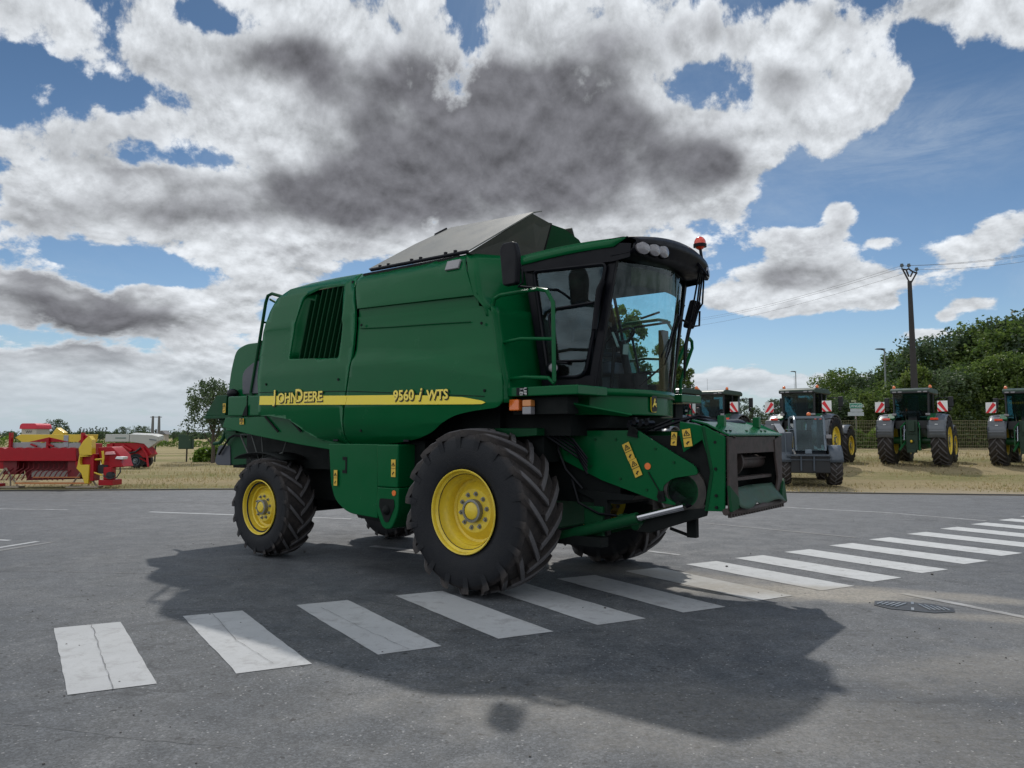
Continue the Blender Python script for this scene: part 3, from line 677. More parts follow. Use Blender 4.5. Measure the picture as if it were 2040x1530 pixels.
# inner hull
b = MB(); b.b2((-3.75, -1.10, 1.75), (-2.2, 1.10, 2.55)); b.b2((-2.2, -1.12, 1.62), (-.45, 1.12, 3.66)); b.b2((-2.2, -1.12, 1.62), (.10, 1.12, 2.9)); b.b2((-2.0, -1.26, 3.55), (-.38, 1.26, 3.69)); b.b2((-1.9, -1.38, 3.0), (-.06, 1.38, 3.3)); b.b2((-2.15, -1.28, 2.7), (-1.85, 1.28, 3.62)); b.b2((-3.0, -.9, 1.3), (.2, .9, 1.7)); b.b2((-3.65, -1.1, 2.5), (-3.40, 1.1, 3.5)); b.b2((-3.5, -1.12, 3.55), (-2.0, 1.12, 3.62)); b.build('inner_hull', DK, CH)
b = MB()
b.poly3([(-3.80, -1.42, 1.95), (-3.83, -1.40, 2.8), (-3.74, -1.36, 3.2), (-3.52, -1.15, 3.58), (-3.52, 1.15, 3.58), (-3.74, 1.36, 3.2), (-3.83, 1.40, 2.8), (-3.80, 1.42, 1.95)], .02)
b.build('rear_shroud', JGd, CH)
b = MB(); b.grid(lambda u, v: ((-3.60 + 1.62 * u), -1.25 + 2.5 * v, 3.62 + .10 * sin(pi * v) ** .4 + .02 * u), 10, 12); b.build('roof_cover', JG, CH, solid=.02)
# front wall of the tank beside the cab
for s in (-1, 1):
    ze = [3.705, 3.45, 3.17, 3.03, 2.93]; xe = [-.30, -.155, -.01, .13, .16]; ye = [1.235, 1.37, 1.44, 1.44, 1.43]
    def tf(u, v):
        t = v * 4; i = min(3, int(t)); k = t - i; x = xe[i] * (1 - k) + xe[i + 1] * k; y = ye[i] * (1 - k) + ye[i + 1] * k; z = ze[i] * (1 - k) + ze[i + 1] * k
        return (x * (1 - u) + (.20 + .03 * v) * u, s * (y * (1 - u) + .5 * u), z)
    b = MB(); b.grid(tf, 6, 16); b.build('tank_front', JG, CH, solid=.012)
    zw = [3.03, 2.6, 2.2, 2.0]; xw = [.215, .325, .425, .44]
    def fw(u, v):
        t = v * 3; i = min(2, int(t)); k = t - i; x = xw[i] * (1 - k) + xw[i + 1] * k; z = zw[i] * (1 - k) + zw[i + 1] * k
        return (x * (1 - u) + (.30 + .16 * v) * u, s * ((side_y(z) - .02) * (1 - u) + .6 * u), z)
    b = MB(); b.grid(fw, 6, 14); b.build('front_wall', JG, CH, solid=.012)
# grain tank covers standing open
b = MB(); b.poly3([(-1.90, -1.25, 3.725), (-.235, -1.25, 3.715), (.055, -.42, 4.29), (-1.30, -.40, 4.33), (-1.62, -.72, 4.10)], .018); b.build('tank_flap', BEI, CH, bevel=.004)
b = MB(); b.poly3([(-1.30, -.40, 4.335), (.03, -.42, 4.295), (.11, -.34, 4.315), (-1.24, -.28, 4.37)], .012); b.build('tank_flap_lip', BEI, CH)
b = MB(); b.poly3([(-1.90, 1.25, 3.725), (-1.62, .72, 4.10), (-1.30, .40, 4.33), (.03, .42, 4.29), (-.26, 1.25, 3.715)], .018); b.build('tank_flap', BEI, CH, bevel=.004)
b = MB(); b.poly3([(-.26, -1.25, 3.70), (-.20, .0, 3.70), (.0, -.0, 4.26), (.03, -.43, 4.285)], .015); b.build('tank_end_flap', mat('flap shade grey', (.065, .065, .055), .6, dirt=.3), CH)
b = MB(); b.poly3([(-.20, 0, 3.74), (.10, 1.15, 3.70), (.16, 1.05, 3.98), (.08, .62, 4.06), (.04, .55, 4.17), (.02, .25, 4.25), (-.01, .02, 4.26)], .015); b.build('tank_end_flap', JGd, CH)
b = MB(); b.tube([(-.18, .0, 3.74), (.0, -.01, 4.27)], .022, 6); b.build('flap_prop', DK, CH)
b = MB(); b.tube([(-1.86, -1.25, 3.72), (-.26, -1.25, 3.715)], .022, 6)
for x in (-1.7, -1.55, -1.15, -1.0, -.6, -.45): b.box((x, -1.25, 3.74), (.03, .03, .04))
b.build('hinge_bar', BLK, CH)
b = MB(); b.tube([(-1.44, -.55, 4.24), (-1.34, -.43, 4.33)], .02, 6); b.build('grab_handle', BLK, CH)

# ---- rear hood, chopper, ladder, mirror-arm
HOOD = rounded([(-3.8, 1.75), (-5.50, 1.72), (-5.47, 2.26), (-5.40, 2.66), (-5.27, 2.98), (-5.0, 3.05), (-3.8, 3.05)], [0, .03, 0, .2, .12, .1, 0])
b = MB(); b.prism(HOOD, -.95, .95); b.build('rear_hood', JG, CH, bevel=.05, seg=3)
b = MB(); b.prism(rounded([(-5.03, 2.28), (-5.05, 2.62), (-4.75, 2.76), (-4.35, 2.8), (-4.35, 2.28)], [.03, .12, .1, 0, 0]), -.975, -.95); b.build('hood_window', mat('dark slate plastic', (.04, .045, .06), .4), CH, bevel=.01)
b = MB(); b.sphere((-5.22, -1.02, 2.30), .1, sq=(1.2, .7, .7)); b.tube([(-5.22, -1.0, 2.24), (-5.2, -1.0, 2.1)], .02, 6); b.build('rear_lamp', BLK, CH)
b = MB()
b.prism([(-3.80, 2.22), (-4.86, 2.23), (-4.86, 1.94), (-3.80, 1.93)], -1.32, 1.32); b.build('rear_sill', JG, CH, bevel=.02)
b = MB(); b.prism([(-3.80, 1.93), (-4.95, 1.92), (-5.02, 1.78), (-4.3, 1.67), (-3.2, 1.54), (-2.35, 1.46), (-2.35, 1.56), (-2.7, 1.6), (-3.0, 1.72), (-3.2, 1.86), (-3.5, 1.93)], -1.30, -1.26)
b.prism([(-3.80, 1.93), (-4.95, 1.92), (-5.02, 1.78), (-4.3, 1.67), (-3.2, 1.54), (-2.35, 1.46), (-2.35, 1.56), (-2.7, 1.6), (-3.0, 1.72), (-3.2, 1.86), (-3.5, 1.93)], 1.26, 1.30); b.build('lower_sill', JG, CH, bevel=.01)
for x in (-3.95, -3.45, -3.05): b = MB(); b.quad((x, -1.315, 1.92), (x + .32, -1.315, 1.70), (x + .34, -1.315, 1.72), (x + .03, -1.315, 1.93), .012); b.build('sill_rib', DK, CH)
b = MB(); b.quad((-4.45, -1.335, 1.94), (-4.33, -1.335, 1.94), (-4.33, -1.335, 2.10), (-4.38, -1.335, 2.06), .01)
b.build('sill_recess', DK, CH)
b = MB(); b.tube([(-4.36, -1.325, 1.93), (-4.36, -1.325, 2.23)], .008, 5); b.build('panel_gap', DK, CH)
b = MB(); b.prism([(-5.40, 2.28), (-5.70, 2.28), (-6.02, 1.97), (-5.45, 1.96)], -1.0, 1.0); b.b2((-6.05, -1.0, 1.92), (-5.0, 1.0, 1.97)); b.prism([(-5.95, 1.92), (-5.45, 1.92), (-5.45, 1.55), (-5.60, 1.5)], -.8, .8); b.build('straw_deflector', JGd, CH, bevel=.01)
b = MB(); b.prism(rounded([(-5.05, 1.72), (-5.75, 1.68), (-5.62, 1.45), (-5.66, 1.27), (-5.50, 1.19), (-5.05, 1.22)], [.02, .05, .1, .05, .08, .05]), -.82, .82); b.build('straw_chopper', JGd, CH, bevel=.015)
b = MB(); b.prism(rounded([(-5.55, 1.50), (-5.86, 1.5), (-5.97, 1.24), (-5.90, 1.19), (-5.52, 1.19)], .03), -.84, .84); b.build('chopper_flap', mat('dark slate plastic', (.04, .045, .06), .4), CH, bevel=.01)
b = MB()
for i in range(14): b.box((-5.48 + i * .035, -.8, 1.185), (.02, .02, .05))
b.tube([(-5.8, -.87, 1.36), (-5.5, -.88, 1.62), (-5.38, -.87, 1.66), (-5.1, -.86, 1.64)], .018, 6); b.build('chopper_linkage', DK, CH)
for x in (-4.75, -4.55, -4.38): pass
b = MB()
for x0, x1 in ((-4.70, -4.50), (-4.42, -4.30), (-4.18, -4.2)): b.tube([(x0, -1.2, 1.66), (x1, -1.15, 1.30)], .012, 5)
b.tube([(-4.7, -1.2, 1.67), (-4.3, -1.2, 1.68), (-4.18, -1.2, 1.66)], .01, 5); b.tube([(-4.55, -1.1, 1.28), (-4.0, -1.15, 1.36), (-3.75, -1.15, 1.42), (-3.66, -1.15, 1.6)], .012, 5); b.build('control_rods', mat('dull rod', (.07, .075, .07), .6), CH)
b = MB(); b.b2((-5.0, -.9, 1.2), (-2.4, .9, 1.75)); b.b2((-4.6, -.62, .75), (-2.3, .62, 1.3)); b.build('chassis', DK, CH)
# ladder behind the rear panel
b = MB()
for y in (-.98, -.72):
    b.tube([(-3.9, y, 3.62), (-4.32, y, 3.74), (-4.42, y, 3.72), (-4.47, y, 3.62), (-4.62, y, 3.0), (-4.80, y, 2.3), (-4.74, y, 2.22)], .024, 8)
for z in (2.5, 2.78, 3.06, 3.34): b.tube([(-4.75 + (z - 2.5) * .235, -.98, z), (-4.75 + (z - 2.5) * .235, -.72, z)], .016, 6)
b.tube([(-4.36, -.98, 3.66), (-4.0, -.98, 3.5)], .018, 6)
b.build('rear_ladder', JGd, CH)
# folded tube and its dark panel at the far rear corner
b = MB(); b.tube([(-5.95, -.60, 1.95), (-6.02, -.62, 1.75), (-6.08, -.62, 1.62), (-6.18, -.62, 1.54), (-6.36, -.62, 1.52)], .03, 8); b.build('tube_arm', JGd, CH)
# warning labels
def label_pair(x, z, w, h, y, rot=0., n='warning_label', parent=CH):
    b = MB(); c, s_ = cos(rot), sin(rot)
    def R(a, d): return (x + a * c + d * s_, y, z - a * s_ + d * c)
    b.poly3([R(-w / 2, -h / 2), R(w / 2, -h / 2), R(w / 2, h / 2), R(-w / 2, h / 2)], .004); o = b.build(n, STK, parent)
    b = MB(); y -= .006
    def line(p, q, t):
        p = Vector(p); q = Vector(q); d = (q - p); nn = Vector((-d.y, d.x)).normalized() * t / 2
        b.poly3([(R(*(p - nn))[0], y, R(*(p - nn))[2]), (R(*(q - nn))[0], y, R(*(q - nn))[2]), (R(*(q + nn))[0], y, R(*(q + nn))[2]), (R(*(p + nn))[0], y, R(*(p + nn))[2])], .002)
    t = w * .075; a = w * .36; z0 = h * .13
    line((-a, z0), (a, z0), t); line((a, z0), (0, z0 + a * 1.6), t); line((0, z0 + a * 1.6), (-a, z0), t); line((0, z0 + a * .3), (a * .1, z0 + a), t * 1.6)
    line((-w / 2, 0), (w / 2, 0), t * .8); line((-w * .2, -h * .32), (w * .22, -h * .22), t * 1.8); line((-w * .1, -h * .4), (w * .02, -h * .2), t)
    b.build('warning_print', INK, o if parent == CH else o)
    return o
label_pair(-2.225, 1.14, .064, .19, -1.462)
label_pair(-1.19, 1.285, .07, .20, -1.472)
label_pair(-4.93, 2.06, .07, .14, -1.33)
label_pair(-4.50, 1.86, .10, .085, -1.312)
label_pair(1.455, 1.50, .085, .18, -.716, radians(-24)); label_pair(1.535, 1.335, .085, .18, -.716, radians(-24))

# ---- pods under the side (right and left)
for s in (-1, 1):
    b = MB(); b.prism(rounded([(-2.40, 1.56), (-2.345, 1.05), (-2.26, .86), (-2.02, .72), (-1.49, .69), (-1.49, 1.56)], [.02, .3, .1, .2, .02, .02]), s * 1.44, s * 1.0); b.build('service_door', JG, CH, bevel=.02)
    b = MB(); b.prism([(-1.49, 1.56), (-1.47, 1.06), (-1.13, 1.06), (-1.12, 1.56)], s * 1.465, s * 1.0); b.build('fuel_panel', JG, CH, bevel=.02)
    b = MB(); b.prism(rounded([(-1.48, 1.06), (-1.50, .78), (-1.38, .58), (-1.24, .58), (-1.12, .78), (-1.12, 1.06)], [.02, .12, .1, .1, .12, .02]), s * 1.455, s * 1.0); b.build('fuel_panel', JG, CH, bevel=.015)
    b = MB(); b.prism(rounded([(-1.43, .93), (-1.44, .84), (-1.34, .66), (-1.28, .66), (-1.18, .84), (-1.19, .93)], .03), s * 1.462, s * 1.458); b.sphere((-1.31, s * 1.45, .80), .06); b.build('latch_recess', DK, CH)
    b = MB(); b.prism([(-2.12, 1.40), (-2.04, 1.40), (-2.04, 1.2), (-2.12, 1.2), (-2.12, 1.24), (-2.07, 1.24), (-2.07, 1.36), (-2.12, 1.36)], s * 1.446, s * 1.44); b.build('door_handle', DK, CH)
    b = MB(); b.cyl((-1.19, s * 1.456, 1.0), (-1.19, s * 1.464, 1.0), .032); b.build('reflector', ORL, CH)
    b = MB(); b.prism([(-2.35, .95), (-2.1, .64), (-1.5, .60), (-1.3, .6), (-1.0, .85), (-.95, 1.6), (-2.35, 1.6)], s * 1.2, s * .5); b.build('pod_frame', DK, CH)
# ---- axles and wheels
b = MB(); b.tube([(0, -1.2, .87), (0, 1.2, .87)], .17, 14); b.b2((-.35, -.75, .6), (.35, .75, 1.25)); b.b2((-.3, -1.0, .70), (.25, -.8, 1.08)); b.b2((-.3, .8, .70), (.25, 1.0, 1.08)); b.build('front_axle', JGd, CH, bevel=.03)
b = MB(); b.tube([(-3.94, -1.0, .68), (-3.94, 1.0, .68)], .10, 12); b.b2((-4.1, -.5, .62), (-3.8, .5, .95)); b.b2((-4.0, -1.0, .55), (-3.85, -.85, .9)); b.b2((-4.0, .85, .55), (-3.85, 1.0, .9)); b.tube([(-3.75, -.9, .6), (-3.75, .9, .6)], .03, 8); b.build('rear_axle', DK, CH, bevel=.02)
wheel(CH, (0, -1.31, .87), .87, .62, .408, 18, .235, spin=.10, lug=.07)
wheel(CH, (0, 1.31, .87), .87, .62, .408, 18, .235, flip=True, spin=.3, lug=.07)
wheel(CH, (-3.94, -1.15, .675), .675, .47, .342, 17, .13, spin=.2, lug=.05)
wheel(CH, (-3.94, 1.15, .675), .675, .47, .342, 17, .13, flip=True, spin=.5, lug=.05)
b = MB(); b.grid(lambda u, v: (-4.6 + 1.1 * u, -1.36 + .42 * v, 1.33 + .09 * sin(pi * u) ** .7), 12, 2); b.build('rear_mudguard', DK, CH, solid=.015)

# ---- under the cab and the feeder house
b = MB(); b.b2((.1, -1.02, 1.66), (.95, 1.02, 1.98)); b.b2((.35, -.62, .95), (1.3, .62, 1.5)); b.b2((.2, -1.0, 1.38), (.6, -.72, 1.75)); b.b2((.2, .72, 1.38), (.6, 1.0, 1.75)); b.build('cab_underframe', DK, CH)
b = MB(); b.prism([(.2, 1.86), (1.25, 1.86), (1.2, 1.74), (.2, 1.72)], -.72, .72); b.build('floor_beam', DK, CH)
b = MB(); b.quad((.0, -1.16, 1.74), (.62, -1.16, 1.74), (.62, -1.16, 1.66), (.0, -1.16, 1.62), .35); b.build('step_plate', JGd, CH, bevel=.01)
FEED = rounded([(.36, 1.45), (.40, 1.71), (1.55, 1.715), (1.80, 1.57), (2.17, 1.37), (2.205, 1.29), (1.93, 1.245), (1.82, 1.16), (1.84, 1.06), (2.0, .98), (1.82, .995), (1.13, 1.195), (.6, 1.41)], [0, .02, .04, .02, .05, .04, .05, .06, .06, .01, .02, .02, 0])
for s in (-1, 1):
    b = MB(); b.prism(FEED, s * .70, s * .675); b.build('feeder_side', JG, CH, bevel=.008)
    b = MB(); b.prism([(.36, 1.45), (.40, 1.71), (.60, 1.71), (.6, 1.42)], s * .72, s * .70); b.build('feeder_mount', JGd, CH, bevel=.006)
    # crossed wear plate round the front drum
    b = MB(); b.cyl((2.02, s * .66, 1.12), (2.02, s * .45, 1.12), .172, n=24); b.build('drum_bearing', BLK, CH, bevel=.02)
    b = MB(); b.lathe([(.245, s * .63), (.245, s * .69), (.165, s * .69), (.165, s * .63)], 30, (2.03, 0, 1.12)); b.build('drum_guard', mat('worn grey plate', (.03, .028, .026), .6, .2, dirt=.4), CH)
b = MB(); b.prism([(.4, 1.46), (.4, 1.66), (1.55, 1.66), (2.05, 1.38), (2.2, 1.30), (2.2, .98), (1.85, 1.0), (1.15, 1.2), (.6, 1.40)], -.66, .66); b.build('feeder_housing', JGd, CH, bevel=.01)
b = MB(); b.b2((1.95, -.64, 1.02), (2.24, .64, 1.64)); b.b2((2.2, .60, 1.0), (2.48, .66, 1.66)); b.b2((2.2, -.66, 1.0), (2.4, -.60, 1.66)); b.b2((2.2, -.62, 1.0), (2.45, .62, 1.04)); b.prism([(1.5, 1.66), (2.0, 1.66), (2.0, 1.40), (1.55, 1.5)], -.6, .6); b.build('feeder_throat', DK, CH)
for x, z in ((1.53, 1.70), (1.80, 1.06), (2.0, .995)): b = MB(); b.cyl((x, -.70, z), (x, -.725, z), .03, n=10); b.build('feeder_bolt', DK, CH)
b = MB()
b.quad((1.44, -.705, 1.66), (1.56, -.705, 1.64), (1.54, -.705, 1.74), (1.47, -.705, 1.76), .02); b.build('cable_clamp', DK, CH); b = MB(); b.quad((1.78, -.705, 1.0), (1.86, -.705, 1.02), (1.84, -.705, 1.12), (1.78, -.705, 1.11), .02)
b.tube([(1.67, -.71, 1.30), (1.80, -.71, 1.10)], .006, 5)
b.build('cable_clamp', DK, CH)
b = MB(); b.cyl((1.665, -.702, 1.355), (1.665, -.710, 1.355), .034); b.build('reflector', ORL, CH)
# mouth frame at the front of the feeder house
for s in (-1, 1):
    b = MB(); b.poly3([(2.03, s * .71, 1.80), (2.02, s * .70, 1.67), (2.06, s * .70, 1.50), (2.30, s * .71, 1.645), (2.30, s * .72, 1.75)], .02 * -s); o = b.build('upper_bracket', JG, CH, bevel=.006)
    b = MB(); b.poly3([(2.28, s * .72, 1.76), (2.26, s * .72, 1.65), (2.36, s * .72, 1.32), (2.28, s * .72, .95), (2.48, s * .72, .955), (2.50, s * .74, 1.65)], .025 * -s); b.build('mouth_side', JG, CH, bevel=.006)
    b = MB(); b.poly3([(2.50, s * .73, 1.655), (2.505, s * .50, 1.62), (2.50, s * .53, 1.45), (2.515, s * .56, 1.22), (2.50, s * .50, .99), (2.50, s * .73, .965)], .022 * s); b.build('mouth_frame', BRN, CH, bevel=.004)
    b = MB(); b.poly3([(2.505, s * .75, 1.20), (2.535, s * .60, 1.08), (2.535, s * .58, .98), (2.53, s * .76, .955)], .03 * s); b.build('mouth_hook', JGd, CH, bevel=.006)
b = MB(); b.poly3([(2.10, -.62, 1.80), (2.30, -.72, 1.765), (2.50, -.735, 1.665), (2.50, .735, 1.665), (2.30, .72, 1.765), (2.10, .62, 1.80)], .02); b.poly3([(2.50, -.735, 1.665), (2.525, -.735, 1.655), (2.525, .735, 1.655), (2.50, .735, 1.665)], .02); b.build('mouth_top', JG, CH, bevel=.006)
b = MB(); b.prism([(2.5, 1.65), (2.515, 1.65), (2.515, 1.49), (2.5, 1.49)], -.55, .55); b.build('mouth_beam', BRN, CH, bevel=.003)
b = MB(); b.grid(lambda u, v: (2.44 + .14 * u + .03 * sin(v * 9), -.6 + 1.2 * v, 1.16 - .17 * u - .02 * sin(v * 14) * u), 5, 16); b.build('mouth_apron', mat('torn sheet green', (.03, .075, .05), .6, .1, var=.3, vs=8, dirt=.7, dirtcol=(.07, .06, .05)), CH, solid=.01)
b = MB(); b.tube([(2.50, -.78, .955), (2.53, -.4, .95), (2.55, 0, .955), (2.53, .4, .96), (2.52, .78, .965)], .033, 8)
for i in range(22): b.box((2.52, -.72 + i * .068, .925), (.03, .035, .05))
b.build('mouth_lip', BRN, CH)
b = MB(); b.cyl((2.33, -.5, 1.40), (2.33, -.28, 1.40), .10, n=20); b.cyl((2.33, -.22, 1.39), (2.33, .55, 1.39), .07, n=18); b.box((2.34, -.37, 1.515), (.2, .3, .02)); b.cyl((2.33, -.28, 1.4), (2.33, -.25, 1.4), .15, n=24); b.box((2.4, .2, 1.43), (.02, .7, .02)); b.box((2.42, 0, 1.24), (.1, 1.1, .03)); b.build('feed_drum', BRN, CH)
for y in (-.42, .52): b = MB(); b.box((2.33, y, 1.80), (.07, .07, .12)); b.build('top_lug', JG, CH, bevel=.01)
for y in (-.62, -.52, -.1, .3, .42): b = MB(); b.cyl((2.45, y, 1.69), (2.455, y, 1.715), .015, n=6); b.build('bolt', DK, CH)
b = MB(); b.grid(lambda u, v: (2.02 + .18 * u, -.5 + 1.05 * v, 1.80 + .035 * u * (1 - u) * 4 - .012 * sin(v * 3)), 4, 10); b.build('rubber_flap', BLK, CH, solid=.015)
b = MB(); b.tube([(1.7, -.62, 1.72), (1.9, -.5, 1.80), (2.05, -.35, 1.86), (2.2, -.1, 1.80)], .018, 6); b.tube([(1.5, -.5, 1.7), (1.8, -.4, 1.83), (2.0, -.2, 1.84)], .014, 6)
for x, z in ((1.42, 1.77), (1.48, 1.80), (1.55, 1.78), (1.62, 1.79)): b.cyl((x, -.64, z), (x, -.50, z), .028, n=8); b.box((x, -.62, z + .03), (.03, .04, .04))
b.build('hydraulic_hoses', BLK, CH)
label_pair(2.11, 1.64, .085, .17, -.735, radians(-8)); label_pair(1.96, 1.63, .06, .13, -.712, radians(4))
# lift cylinders
for s in (-1, 1):
    b = MB(); b.cyl((.35, s * .80, .50), (1.60, s * .80, .845), .058, n=16); b.build('lift_cylinder', JGd, CH)
    b = MB(); b.cyl((1.58, s * .80, .84), (2.10, s * .80, .985), .036, n=14); b.build('cylinder_rod', CHR, CH)
b = MB(); b.prism([(1.55, .70), (1.7, .70), (2.28, .90), (2.3, .98), (2.1, .95), (1.65, .82)], -.74, -.68); b.prism([(2.0, .66), (2.10, .66), (2.10, .88), (2.0, .86)], -.55, -.48); b.tube([(1.8, -.5, .73), (2.02, -.5, .67)], .018, 6)
b.prism([(.7, 1.1), (1.5, 1.05), (1.45, 1.0), (1.0, .98)], -.66, .3); b.b2((1.0, -.66, .62), (1.16, -.58, 1.0)); b.b2((.55, -.85, .52), (1.2, -.7, .62)); b.build('lift_frame', DK, CH, bevel=.005)
b = MB(); b.b2((.9, -.70, .60), (1.13, -.64, .92)); b.cyl((1.3, -.62, .78), (1.3, -.5, .78), .07); b.cyl((1.45, -.6, .74), (1.45, -.5, .74), .05); b.build('valve_block', JGd, CH, bevel=.01)

# ---- platform, handrails, lamps below
for s in (-1, 1):
    b = MB(); b.b2((.40, s * 1.42, 2.06), (1.30, s * .86, 2.155)); b.build('platform', JG, CH, bevel=.012)
    b = MB(); b.tube([(.30, s * 1.34, 2.2), (.22, s * 1.34, 2.6), (.17, s * 1.34, 3.05), (.20, s * 1.34, 3.12), (.28, s * 1.34, 3.15), (.76, s * 1.34, 3.16), (.88, s * 1.34, 3.13), (.96, s * 1.34, 3.0), (.97, s * 1.34, 2.2)], .022, 8)
    b.tube([(.20, s * 1.34, 2.63), (.55, s * 1.34, 2.665), (.97, s * 1.34, 2.63)], .018, 8)
    b.tube([(.28, s * 1.34, 2.2), (.33, s * 1.34, 2.25), (.6, s * 1.34, 2.262), (.9, s * 1.34, 2.24), (.97, s * 1.34, 2.18)], .02, 8); b.build('handrail', JG, CH)
    b = MB(); b.box((.50, s * 1.36, 1.975), (.13, .08, .12)); b.build('side_lamp', ORL, CH, bevel=.015)
    b = MB(); b.box((.665, s * 1.36, 1.99), (.11, .08, .07)); b.build('side_lamp', mat('amber lens', (.55, .2, .05), .25, coat=.5), CH, bevel=.01)
    b = MB(); b.box((.665, s * 1.36, 1.915), (.11, .08, .08)); b.build('side_lamp', LENS, CH, bevel=.01)
    b = MB(); b.b2((.42, s * 1.3, 1.88), (1.1, s * 1.1, 2.05)); b.build('lamp_bracket', DK, CH)
b = MB(); b.poly3([(1.0, -1.25, 2.0), (1.6, -.9, 1.86), (1.5, -.8, 1.85), (.95, -1.1, 1.9)], .02); b.build('step_hanger', JG, CH, bevel=.006)
# small dark width label with white print
b = MB(); b.b2((.56, -1.428, 2.07), (.70, -1.424, 2.15)); o = b.build('notice_label', BLK, CH)
text('1.EI', .055, STW, o, (.606, -1.431, 2.148), (pi / 2, pi / 2, 0), ext=.001); text('UIF', .055, STW, o, (.655, -1.431, 2.148), (pi / 2, pi / 2, 0), ext=.001)

for s in (-1, 1):
    for x, z in ((-1.80, 1.72), (.20, 2.13), (.12, 2.85), (-3.65, 2.35), (-2.15, 2.35), (-1.8, 3.0)):
        b = MB(); b.cyl((x, s * (side_y(z) + .002), z), (x, s * (side_y(z) + .012), z), .016, n=8); b.build('panel_bolt', DK, CH)
    for x in (-2.3, -1.05, -.2): b = MB(); b.box((x, s * (side_y(1.66) - .0), 1.60 if x < -1 else 1.93), (.09, .02, .025)); b.build('panel_latch', BLK, CH, bevel=.004)
    b = MB(); b.tube([(-3.80, s * 1.508, 2.245), (-1.98, s * 1.508, 2.20), (.2, s * 1.508, 2.07)], .0035, 4); b.build('stripe_edge', DK, CH)
b = MB()
for k in range(5): b.tube([(.3, -.98 + .04 * k, 1.86 - .03 * k), (.62, -.99, 1.80 - .035 * k), (.9, -.9 + .03 * k, 1.62 - .05 * k), (1.0, -.78, 1.42 - .04 * k)], .013, 5)
b.tube([(.6, -.76, 1.72), (.62, -.76, 1.5), (.7, -.74, 1.3), (.9, -.72, 1.1)], .014, 5); b.tube([(.75, -.70, 1.2), (.85, -.72, .95), (1.1, -.72, .85), (1.3, -.7, .84)], .014, 5)
b.build('side_hoses', BLK, CH)
for x, z in ((.78, 1.62), (1.05, 1.62), (1.3, 1.62), (.7, 1.46), (1.0, 1.34), (1.35, 1.22), (1.65, 1.12), (1.95, 1.40), (1.75, 1.53)):
    b = MB(); b.cyl((x, -.70, z), (x, -.712, z), .013, n=6); b.build('bolt', JGd, CH)
for z in (1.60, 1.35, 1.10, .99):
    b = MB(); b.cyl((2.40, -.745, z), (2.40, -.758, z), .016, n=6); b.build('bolt', DK, CH)
b = MB(); b.tube([(2.28, -.745, 1.74), (2.36, -.745, 1.32), (2.30, -.745, .97)], .016, 5); b.build('side_rib', JGd, CH)
b = MB()
for k in range(9): b.box((2.22 + .0 * k, -.5 + .12 * k, 1.30), (.03, .03, .5), (0, radians(15), 0))
b.build('feeder_chain', BRN, CH)

# ---- cab
def bow(y, w=.93, x0=1.13, k=.30): return x0 + k * (1 - (y / w) ** 2)
b = MB()
ys = [-.93 + 1.86 * i / 16 for i in range(17)]
pl = [(bow(y), y) for y in ys] + [(.55, .93), (.55, -.93)]
b.prism(pl, 1.875, 2.15, 'xy'); b.build('cab_plinth', JG, CH, bevel=.014, smooth_a=50)
b = MB(); b.grid(lambda u, v: (bow(-.94 + 1.88 * u, .94) + .012, -.94 + 1.88 * u, 2.075 + .075 * v), 20, 1); b.build('plinth_lip', JG, CH, solid=.02)
# pillars: (bottom x, top x)
def pillar(x0, x1, s, w, name='pillar', yb=.90, yt=.84):
    b = MB(); b.poly3([(x0 - w / 2, s * yb, 2.16), (x0 + w / 2, s * yb, 2.16), (x1 + w / 2, s * yt, 3.50), (x1 - w / 2, s * yt, 3.50)], .06 * s); return b.build(name, BLK, CH, bevel=.012)
for s in (-1, 1):
    pillar(1.13, 1.36, s, .10); pillar(.56, .28, s, .10)
    b = MB(); b.poly3([(.52, s * .905, 2.16), (1.16, s * .905, 2.16), (1.18, s * .90, 2.285), (.52, s * .90, 2.285)], .03 * s); b.build('door_sill', BLK, CH, bevel=.01)
    b = MB(); b.poly3([(.30, s * .85, 3.46), (1.40, s * .85, 3.43), (1.42, s * .84, 3.56), (.22, s * .84, 3.60)], .03 * s); b.build('door_header', BLK, CH, bevel=.01)
    # door: frame tube and glass
    door = rounded([(.60, 2.28), (1.06, 2.27), (1.30, 3.43), (.37, 3.47)], [.04, .12, .06, .06])
    b = MB(); b.tube([(x, s * (.915 - .05 * (z - 2.2) / 1.3), z) for x, z in door + door[:1]], .02, 6); b.build('door_frame', BLK, CH)
    b = MB(); b.prism(door, 0, .006); b.v = [(x, s * (.905 - .05 * (z - 2.2) / 1.3) + y, z) for x, y, z in b.v]; b.build('door_glass', GL1 if s < 0 else GL2, CH, smooth_a=0)
    b = MB(); b.tube([(.86, s * .93, 2.42), (.70, s * .92, 2.44), (.60, s * .90, 2.95), (.66, s * .89, 3.02), (1.15, s * .88, 3.04)], .016, 6); b.tube([(.66, s * .92, 2.45), (1.08, s * .92, 2.44)], .012, 5); b.build('door_grab_rail', BLK, CH)
    b = MB(); b.tube([(1.30, s * .93, 3.25), (1.25, s * .94, 3.15), (1.20, s * .95, 2.75)], .03, 8); b.build('door_handle', BLK, CH)
# rear wall of the cab with the window
b = MB(); b.poly3([(.50, -.86, 2.16), (.50, .86, 2.16), (.22, .84, 3.5), (.22, -.84, 3.5)], .03); b.b2((.24, -.6, 3.0), (.5, .6, 3.06)); b.build('rear_wall', BLK, CH)
